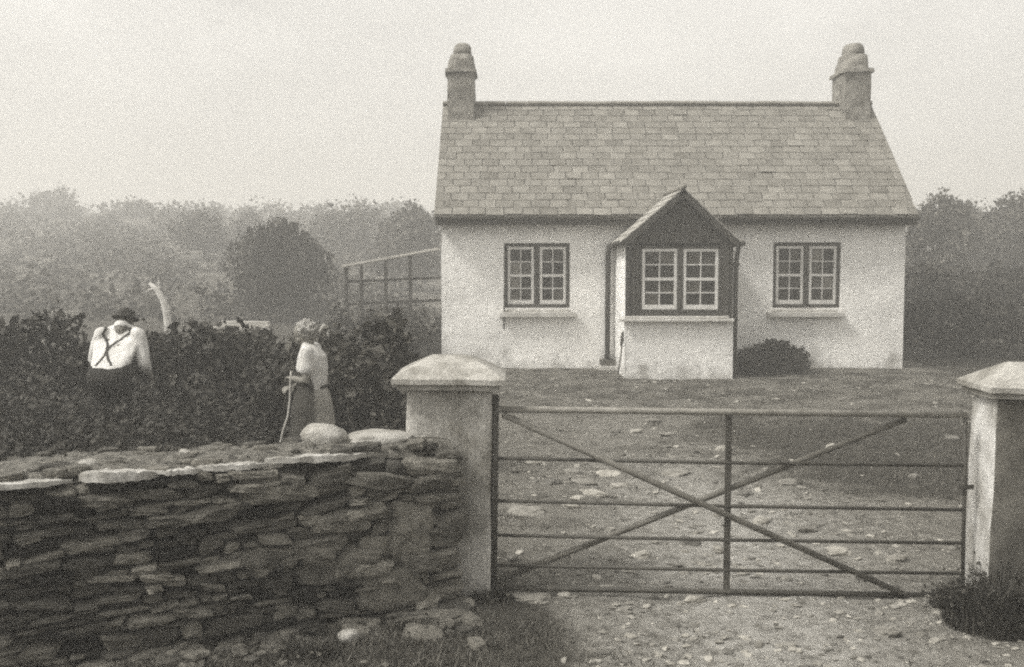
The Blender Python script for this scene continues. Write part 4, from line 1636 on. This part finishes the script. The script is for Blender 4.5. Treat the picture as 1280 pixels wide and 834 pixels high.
def head(mb, c, face, up, k=1.0):
    """skull, jaw, nose, brows, lips, ears; face = direction looked at"""
    f = Vector(face).normalized()
    u = Vector(up)
    u = (u - f * u.dot(f)).normalized()
    s = f.cross(u)
    rot = Matrix((s, f, u)).transposed()
    c = Vector(c)

    def P(x, y, z):
        return c + (s * x + f * y + u * z) * k
    mb.ball(P(0, -.012, .025), (.075 * k, .095 * k, .088 * k), rot, n=18)
    mb.ball(P(0, .025, -.045), (.056 * k, .062 * k, .068 * k), rot, n=16)
    mb.ball(P(0, .060, -.090), (.026 * k, .022 * k, .020 * k), rot, n=10)
    mb.tube([P(0, .078, .012), P(0, .098, -.022), P(0, .086, -.036)], [.010 * k, .014 * k, .012 * k], 8)
    mb.ball(P(0, .080, .024), (.048 * k, .014 * k, .010 * k), rot, n=10)
    mb.ball(P(0, .080, -.060), (.022 * k, .010 * k, .007 * k), rot, n=10)
    for sg in (-1, 1):
        mb.ball(P(sg * .030, .074, -.002), (.014 * k, .010 * k, .009 * k), rot, n=10)
        mb.ball(P(sg * .042, .055, -.028), (.022 * k, .022 * k, .020 * k), rot, n=10)
        mb.ball(P(sg * .078, -.010, -.008), (.010 * k, .020 * k, .032 * k), rot, n=10)
    return P, rot


def foot(mb, ankle, k=1.0):
    a = Vector(ankle)
    mb.loft([(a + V(0, -.06, -.045), (.03, 0, 0), (0, 0, .035)), (a + V(0, -.03, -.03), (.042, 0, 0), (0, 0, .05)), (a + V(0, .05, -.035), (.045, 0, 0), (0, 0, .042)),
             (a + V(0, .13, -.05), (.05, 0, 0), (0, 0, .028)), (a + V(0, .19, -.058), (.034, 0, 0), (0, 0, .02))], 12)


REM = lambda v, it=4: [('REMESH', dict(mode='VOXEL', voxel_size=v)), ('SMOOTH', dict(factor=.5, iterations=it))]


def wrinkle(o, amp, freq, seed, zs=1.0):
    me = o.data
    for v in me.vertices:
        p = Vector((v.co.x * freq, v.co.y * freq, v.co.z * freq * zs))
        v.co += v.normal * (noise.noise(p + Vector((seed, 0, 0))) * amp + noise.noise(p * 2.3 + Vector((0, seed, 0))) * amp * .4)


# man from behind, shoulders rounded, head bowed over his work
mx_ = at(141, 430, 10.8).x
man = thing('person', 'man seen from behind, white shirt, dark crossed braces, dark hat, bowed over the garden', 'person', (mx_, 10.7, gz(mx_, 10.7)))
man.rotation_euler = (0, 0, R(-4))
man.scale = (1.0, 1.0, 1.02)
b = MB()
hipL, hipR = V(-.095, 0, .92), V(.095, 0, .92)
b.loft([((0, -.03, .84), (.165, 0, 0), (0, .115, 0)), ((0, -.04, .95), (.175, 0, 0), (0, .125, 0)), ((0, .04, 1.07), (.155, 0, 0), (0, .105, .03)), ((0, .14, 1.19), (.175, 0, 0), (0, .11, .06)),
        ((0, .22, 1.29), (.185, 0, 0), (0, .10, .07)), ((0, .28, 1.355), (.115, 0, 0), (0, .075, .06)), ((0, .31, 1.385), (.06, 0, 0), (0, .055, .05))], 20)
limb(b, [V(0, .28, 1.36), V(0, .355, 1.41), V(0, .40, 1.43)], [.062, .056, .055])
hc = V(0, .40, 1.425)
fdir = V(.05, .80, -.60)
head(b, hc, fdir, V(0, .60, .80), 1.0)
ShL, ShR = V(-.19, .24, 1.32), V(.19, .24, 1.32)
ElL, ElR = V(-.275, .26, 1.06), V(.265, .21, 1.03)
WrL, WrR = V(-.20, .46, .93), V(.27, .36, .87)
for S_, E_, W_ in ((ShL, ElL, WrL), (ShR, ElR, WrR)):
    limb(b, [S_, E_, W_], [.058, .042, .029])
hand(b, WrL, V(.15, .8, -.5), V(.6, .2, -.5), 1, .8)
hand(b, WrR, V(-.05, .8, -.6), V(-.6, .2, -.5), -1, .8)
for sg, H in ((-1, hipL), (1, hipR)):
    kn = V(sg * .12, .06 if sg < 0 else .02, .50)
    an = V(sg * .13, .02 if sg < 0 else -.06, .085)
    limb(b, [H, kn, an], [.085, .058, .042])
    foot(b, an)
bo = bake(b.obj('body', 'skin', man), REM(.007, 3))
# shirt
s = MB()
s.loft([((0, 0, .98), (.19, 0, 0), (0, .135, 0)), ((0, .02, 1.04), (.205, 0, 0), (0, .150, .04)), ((0, .09, 1.13), (.215, 0, 0), (0, .150, .06)), ((0, .165, 1.22), (.225, 0, 0), (0, .140, .08)),
        ((0, .225, 1.30), (.225, 0, 0), (0, .12, .09)), ((0, .28, 1.365), (.155, 0, 0), (0, .085, .07)), ((0, .31, 1.39), (.08, 0, 0), (0, .066, .06))], 24)
for S_, E_, W_ in ((ShL, ElL, WrL), (ShR, ElR, WrR)):
    limb(s, [S_, S_.lerp(E_, .5), E_, E_.lerp(W_, .35)], [.074, .074, .066, .056], 16)
s.tube([V(0, .285, 1.365), V(0, .325, 1.425)], [.082, .074], 16)
so = bake(s.obj('shirt', 'shirt', man), REM(.011, 6))
wrinkle(so, .012, 9, 3, .6)
# trousers
s = MB()
s.loft([((0, -.03, .80), (.19, 0, 0), (0, .135, 0)), ((0, -.05, .90), (.205, 0, 0), (0, .16, 0)), ((0, -.02, .99), (.205, 0, 0), (0, .165, .03)), ((0, .03, 1.055), (.215, 0, 0), (0, .165, .05))], 24)
for sg, H in ((-1, hipL), (1, hipR)):
    kn = V(sg * .12, .06 if sg < 0 else .02, .50)
    an = V(sg * .13, .02 if sg < 0 else -.06, .10)
    limb(s, [H, kn, an], [.108, .085, .072], 16)
to = bake(s.obj('trousers', 'trousers', man), REM(.011, 4))
wrinkle(to, .010, 8, 6, .6)
for sg in (-1, 1):
    s = MB()
    foot(s, V(sg * .13, .02 if sg < 0 else -.06, .085))
    s.v = [tuple((Vector(v) - V(sg * .13, 0, .06)) * 1.14 + V(sg * .13, 0, .066)) for v in s.v]
    bake(s.obj('boot', 'boot', man), REM(.008, 2))


def on_cloth(tree_, pts, off=.006):
    out = []
    for p in pts:
        loc, nn, i, d = tree_.find_nearest(p)
        out.append((loc + nn * off, nn))
    return out


bvh = BVHTree.FromPolygons([v.co for v in so.data.vertices], [tuple(p.vertices) for p in so.data.polygons])


def strap(pts, w, name, parent, mat):
    P = []
    pts = [Vector(p) for p in pts]
    for i in range(len(pts) - 1):
        for k in range(8):
            P.append(pts[i].lerp(pts[i + 1], k / 8))
    P.append(pts[-1])
    q = on_cloth(bvh, P, .005)
    s = MB()
    vs, fs = [], []
    for i, (p, nn) in enumerate(q):
        d = (q[min(i + 1, len(q) - 1)][0] - q[max(i - 1, 0)][0]).normalized()
        side = d.cross(nn).normalized() * w / 2
        vs += [p - side, p + side, p + side - nn * .012, p - side - nn * .012]
    for i in range(len(q) - 1):
        for k in range(4):
            fs.append((i * 4 + k, i * 4 + (k + 1) % 4, i * 4 + 4 + (k + 1) % 4, i * 4 + 4 + k))
    s.add(vs, fs)
    return s.obj(name, mat, parent, smooth=False)


strap([V(-.12, .38, 1.18), V(-.135, .33, 1.32), V(-.13, .24, 1.40), V(-.10, .13, 1.34), V(-.055, .04, 1.25), V(-.02, -.03, 1.17), V(.03, -.08, 1.10), V(.06, -.10, 1.04)], .023, 'brace_strap', man, 'braces')
strap([V(.12, .38, 1.18), V(.125, .33, 1.33), V(.10, .23, 1.41), V(.05, .13, 1.34), V(-.02, .05, 1.26), V(-.055, -.03, 1.17), V(-.085, -.08, 1.10), V(-.11, -.10, 1.04)], .023, 'brace_strap', man, 'braces')
# cap and hair
s = MB()
fdir = fdir.normalized()
udir = V(0, .60, .80)
udir = (udir - fdir * udir.dot(fdir)).normalized()
sdir = fdir.cross(udir)
rotH = Matrix((sdir, fdir, udir)).transposed()
s.ball(hc + udir * .02 - fdir * .02, (.083, .098, .085), rotH, n=18)
s.obj('hair', 'hair_dark', man, smooth=True)
hu = V(0.02, .28, .96).normalized()
hf = V(.03, .96, -.28).normalized()
hs = hf.cross(hu)
s = MB()
h0 = hc + hu * .045 - hf * .01
s.loft([(h0 - hu * .010, hs * .128, hf * .150), (h0 - hu * .002, hs * .138, hf * .160), (h0 + hu * .006, hs * .128, hf * .150)], 26)
s.loft([(h0, hs * .090, hf * .108), (h0 + hu * .045, hs * .086, hf * .104), (h0 + hu * .085, hs * .076, hf * .094), (h0 + hu * .098, hs * .045, hf * .06)], 22)
bake(s.obj('hat', 'braces', man), REM(.006, 3))

# woman in profile, facing left, hands on a stick
wx = at(392, 480, 9.6).x
woman = thing('person', 'woman in profile with pale curly hair, pale blouse and grey skirt, holding a stick', 'person', (wx, 9.6, gz(wx, 9.6)), R(86))
b = MB()
b.loft([((0, 0, .82), (.16, 0, 0), (0, .115, 0)), ((0, 0, .90), (.165, 0, 0), (0, .12, 0)), ((0, .0, 1.02), (.125, 0, 0), (0, .095, .0)), ((0, .015, 1.17), (.145, 0, 0), (0, .112, .0)),
        ((0, .015, 1.27), (.155, 0, 0), (0, .10, .0)), ((0, .02, 1.355), (.10, 0, 0), (0, .07, .02)), ((0, .03, 1.39), (.05, 0, 0), (0, .05, .02))], 20)
limb(b, [V(0, .02, 1.34), V(0, .045, 1.385), V(0, .06, 1.41)], [.052, .047, .048])
head(b, V(0, .085, 1.46), V(0, .86, -.46), V(0, .46, .88), .94)
ShL, ShR = V(-.155, .02, 1.315), V(.155, .02, 1.315)
ElL, ElR = V(-.185, .02, 1.06), V(.20, .07, 1.06)
WrL, WrR = V(-.10, .165, 1.075), V(.04, .19, .98)
for S_, E_, W_ in ((ShL, ElL, WrL), (ShR, ElR, WrR)):
    limb(b, [S_, E_, W_], [.050, .038, .025])
hand(b, WrL, V(.75, .5, .0), V(.1, .2, -.9), -1, 1.0, .92)
hand(b, WrR, V(-.7, .5, .0), V(-.1, .3, -.9), 1, 1.0, .92)
for sg in (-1, 1):
    limb(b, [V(sg * .085, 0, .88), V(sg * .09, .02, .46), V(sg * .09, -.01, .085)], [.085, .055, .036])
    foot(b, V(sg * .09, -.01, .085))
bake(b.obj('body', 'skin', woman), REM(.0065, 3))
s = MB()
s.loft([((0, 0, .965), (.15, 0, 0), (0, .115, 0)), ((0, -.005, 1.04), (.150, 0, 0), (0, .115, 0)), ((0, .012, 1.16), (.165, 0, 0), (0, .142, 0)), ((0, .008, 1.27), (.168, 0, 0), (0, .122, .0)),
        ((0, .015, 1.35), (.12, 0, 0), (0, .085, .02)), ((0, .03, 1.385), (.06, 0, 0), (0, .06, .02))], 24)
for S_, E_ in ((ShL, ElL), (ShR, ElR)):
    limb(s, [S_, S_.lerp(E_, .35), S_.lerp(E_, .58)], [.060, .060, .064], 16)
so2 = bake(s.obj('blouse', 'blouse', woman), REM(.010, 5))
wrinkle(so2, .010, 10, 2, .6)
s = MB()
n = 40
zz = [1.0, .93, .82, .65, .45, .30]
rx = [.13, .165, .195, .21, .22, .225]
ry = [.105, .145, .17, .18, .188, .195]
vs, fs = [], []
for j in range(len(zz)):
    for k in range(n):
        t = 2 * math.pi * k / n
        fold = 1 + .045 * math.sin(t * 9 + j * .2) * min(1, (1.0 - zz[j]) * 2.5)
        vs.append((rx[j] * math.cos(t) * fold, ry[j] * math.sin(t) * fold, zz[j]))
for j in range(len(zz) - 1):
    for k in range(n):
        fs.append((j * n + k, j * n + (k + 1) % n, j * n + n + (k + 1) % n, j * n + n + k))
s.add(vs, fs)
sk = s.obj('skirt', 'skirt', woman)
bake(sk, [('SUBSURF', dict(levels=2))])
s = MB()
s.loft([((0, 0, .985), (.152, 0, 0), (0, .12, 0)), ((0, 0, 1.015), (.150, 0, 0), (0, .118, 0))], 24)
s.obj('belt', 'apron', woman, smooth=True)
# dark apron over the front and near side of the skirt
s = MB()
vs, fs = [], []
za = [1.14, 1.03, .985, .93, .82, .65, .45, .36]
rxa = [.175, .165, .165, .181, .211, .226, .236, .239]
rya = [.158, .140, .134, .162, .187, .197, .205, .209]
t0_, t1_ = R(8), R(196)
m_ = 26
for j in range(len(za)):
    w0, w1 = (t0_, t1_) if j > 0 else (R(40), R(180))
    for off in (0, .012):
        for k in range(m_ + 1):
            t = w0 + (w1 - w0) * k / m_
            fold = 1 + .03 * math.sin(t * 9 + j * .2) * min(1, max(0, (1.0 - za[j]) * 2.5))
            vs.append(((rxa[j] + off) * math.cos(t) * fold, (rya[j] + off) * math.sin(t) * fold, za[j]))
q = m_ + 1
for j in range(len(za) - 1):
    for off in (0, 1):
        for k in range(m_):
            a_ = j * 2 * q + off * q + k
            f_ = (a_, a_ + 1, a_ + 2 * q + 1, a_ + 2 * q)
            fs.append(f_ if off else tuple(reversed(f_)))
s.add(vs, fs)
s.obj('apron', 'apron', woman, smooth=True)
s = MB()
hc = V(0, .085, 1.46)
rh = random.Random(6)
s.ball(hc + V(0, -.03, .032), (.088, .100, .086), n=20)
for i in range(70):
    d = Vector((rh.gauss(0, 1), rh.gauss(-.35, .9), rh.gauss(.35, .8))).normalized()
    if d.y > .30 and d.z < .55 or d.z < -.6:
        continue
    s.ball(hc + V(0, -.022, .03) + Vector((d.x * .088, d.y * .100, d.z * .090)), rh.uniform(.015, .026), n=8)
ho = bake(s.obj('hair', 'hair_pale', woman), REM(.008, 1))
wrinkle(ho, .010, 45, 1)
for sg in (-1, 1):
    s = MB()
    foot(s, V(sg * .09, -.01, .085))
    s.v = [tuple((Vector(v) - V(sg * .09, 0, .05)) * 1.1 + V(sg * .09, 0, .055)) for v in s.v]
    bake(s.obj('shoe', 'boot', woman), REM(.008, 2))
# the stick she holds
pts = [at(px, py, 9.50) for px, py in ((364, 464), (363, 478), (362.5, 500), (360, 520), (354, 538), (350, 556), (345, 585), (342, 600))]
s = MB()
p0 = pts[-1]
s.tube([p - p0 for p in pts], [.009, .010, .010, .010, .010, .010, .009, .007], 8)
tag(s.obj('stick', 'palewood', smooth=True, loc=p0), 'thin pale crooked stick held by the woman in front of her skirt', 'stick')

# ------------------------------------------------------------------ air, sky, sun
hz_ = bpy.data.meshes.new('haze')
X, Y0, Y1, Z0, Z1 = 345, -50, 475, -4.0, 24.0
hz_.from_pydata([(sx * X, y, z) for sx in (-1, 1) for y in (Y0, Y1) for z in (Z0, Z1)], [],
                [(0, 1, 3, 2), (4, 6, 7, 5), (0, 4, 5, 1), (2, 3, 7, 6), (0, 2, 6, 4), (1, 5, 7, 3)])
ho_ = bpy.data.objects.new('haze', hz_)
COL.objects.link(ho_)
tag(ho_, 'pale even haze in the air', 'haze', kind='stuff')
m = bpy.data.materials.new('haze_air')
m.use_nodes = True
nt = m.node_tree
nt.nodes.clear()
out = N(nt, 'ShaderNodeOutputMaterial')
pv = N(nt, 'ShaderNodeVolumePrincipled')
pv.inputs['Color'].default_value = (0.97, 0.955, 0.92, 1)
pv.inputs['Density'].default_value = 0.0078
pv.inputs['Anisotropy'].default_value = 0.2
nt.links.new(pv.outputs[0], out.inputs['Volume'])
hz_.materials.append(m)

SUN_EL, SUN_AZ = R(56), R(212)     # azimuth clockwise from +Y: behind the camera and to the left... set below
to_sun = Vector((-0.82, -0.36, 1.10)).normalized()
SUN_EL = math.asin(to_sun.z)
ld = bpy.data.lights.new('sun', 'SUN')
ld.energy = 1.5
ld.angle = R(12)
ld.color = (1.0, 0.97, 0.915)
lo = bpy.data.objects.new('sun', ld)
COL.objects.link(lo)
lo.rotation_euler = to_sun.to_track_quat('Z', 'Y').to_euler()

wd = bpy.data.worlds.new('World')
sc.world = wd
wd.use_nodes = True
nt = wd.node_tree
bg = nt.nodes['Background']
sky = N(nt, 'ShaderNodeTexSky', sky_type='NISHITA')
sky.sun_disc = False
sky.sun_elevation = SUN_EL
sky.sun_rotation = math.atan2(to_sun.x, to_sun.y)
sky.air_density = 1.0
sky.dust_density = 4.0
hs = N(nt, 'ShaderNodeHueSaturation')
hs.inputs['Saturation'].default_value = 0.0
nt.links.new(sky.outputs[0], hs.inputs['Color'])
tint = N(nt, 'ShaderNodeMix', data_type='RGBA', blend_type='MULTIPLY')
tint.inputs['Factor'].default_value = 1.0
nt.links.new(hs.outputs[0], tint.inputs['A'])
tint.inputs['B'].default_value = (1.0, 0.982, 0.94, 1)
wtc = N(nt, 'ShaderNodeTexCoord')
wmp = N(nt, 'ShaderNodeMapping')
wmp.inputs['Scale'].default_value = (1, 1, 2.4)
nt.links.new(wtc.outputs['Generated'], wmp.inputs['Vector'])
cn = ntex(nt, wmp.outputs['Vector'], 4.5, 7, 0.62)
cr_ = ramp(nt, [(0.30, (0.84, 0.84, 0.84, 1)), (0.68, (1.12, 1.12, 1.12, 1))])
nt.links.new(cn.outputs['Fac'], cr_.inputs['Fac'])
cl = N(nt, 'ShaderNodeMix', data_type='RGBA', blend_type='MULTIPLY')
cl.inputs['Factor'].default_value = 1.0
nt.links.new(tint.outputs['Result'], cl.inputs['A'])
nt.links.new(cr_.outputs['Color'], cl.inputs['B'])
nt.links.new(cl.outputs['Result'], bg.inputs['Color'])
bg.inputs['Strength'].default_value = 0.12

sc.view_settings.view_transform = 'Standard'
sc.view_settings.look = 'None'
sc.view_settings.exposure = 0.92
sc.view_settings.gamma = 1.0
sc.render.engine = 'CYCLES'
sc.cycles.use_denoising = False      # the grain of an old print
sc.cycles.use_adaptive_sampling = True
sc.cycles.adaptive_threshold = 0.045
sc.cycles.adaptive_min_samples = 32
sc.cycles.max_bounces = 6
sc.cycles.diffuse_bounces = 3
sc.cycles.volume_bounces = 2
sc.cycles.sample_clamp_indirect = 4
sc.cycles.filter_width = 2.2
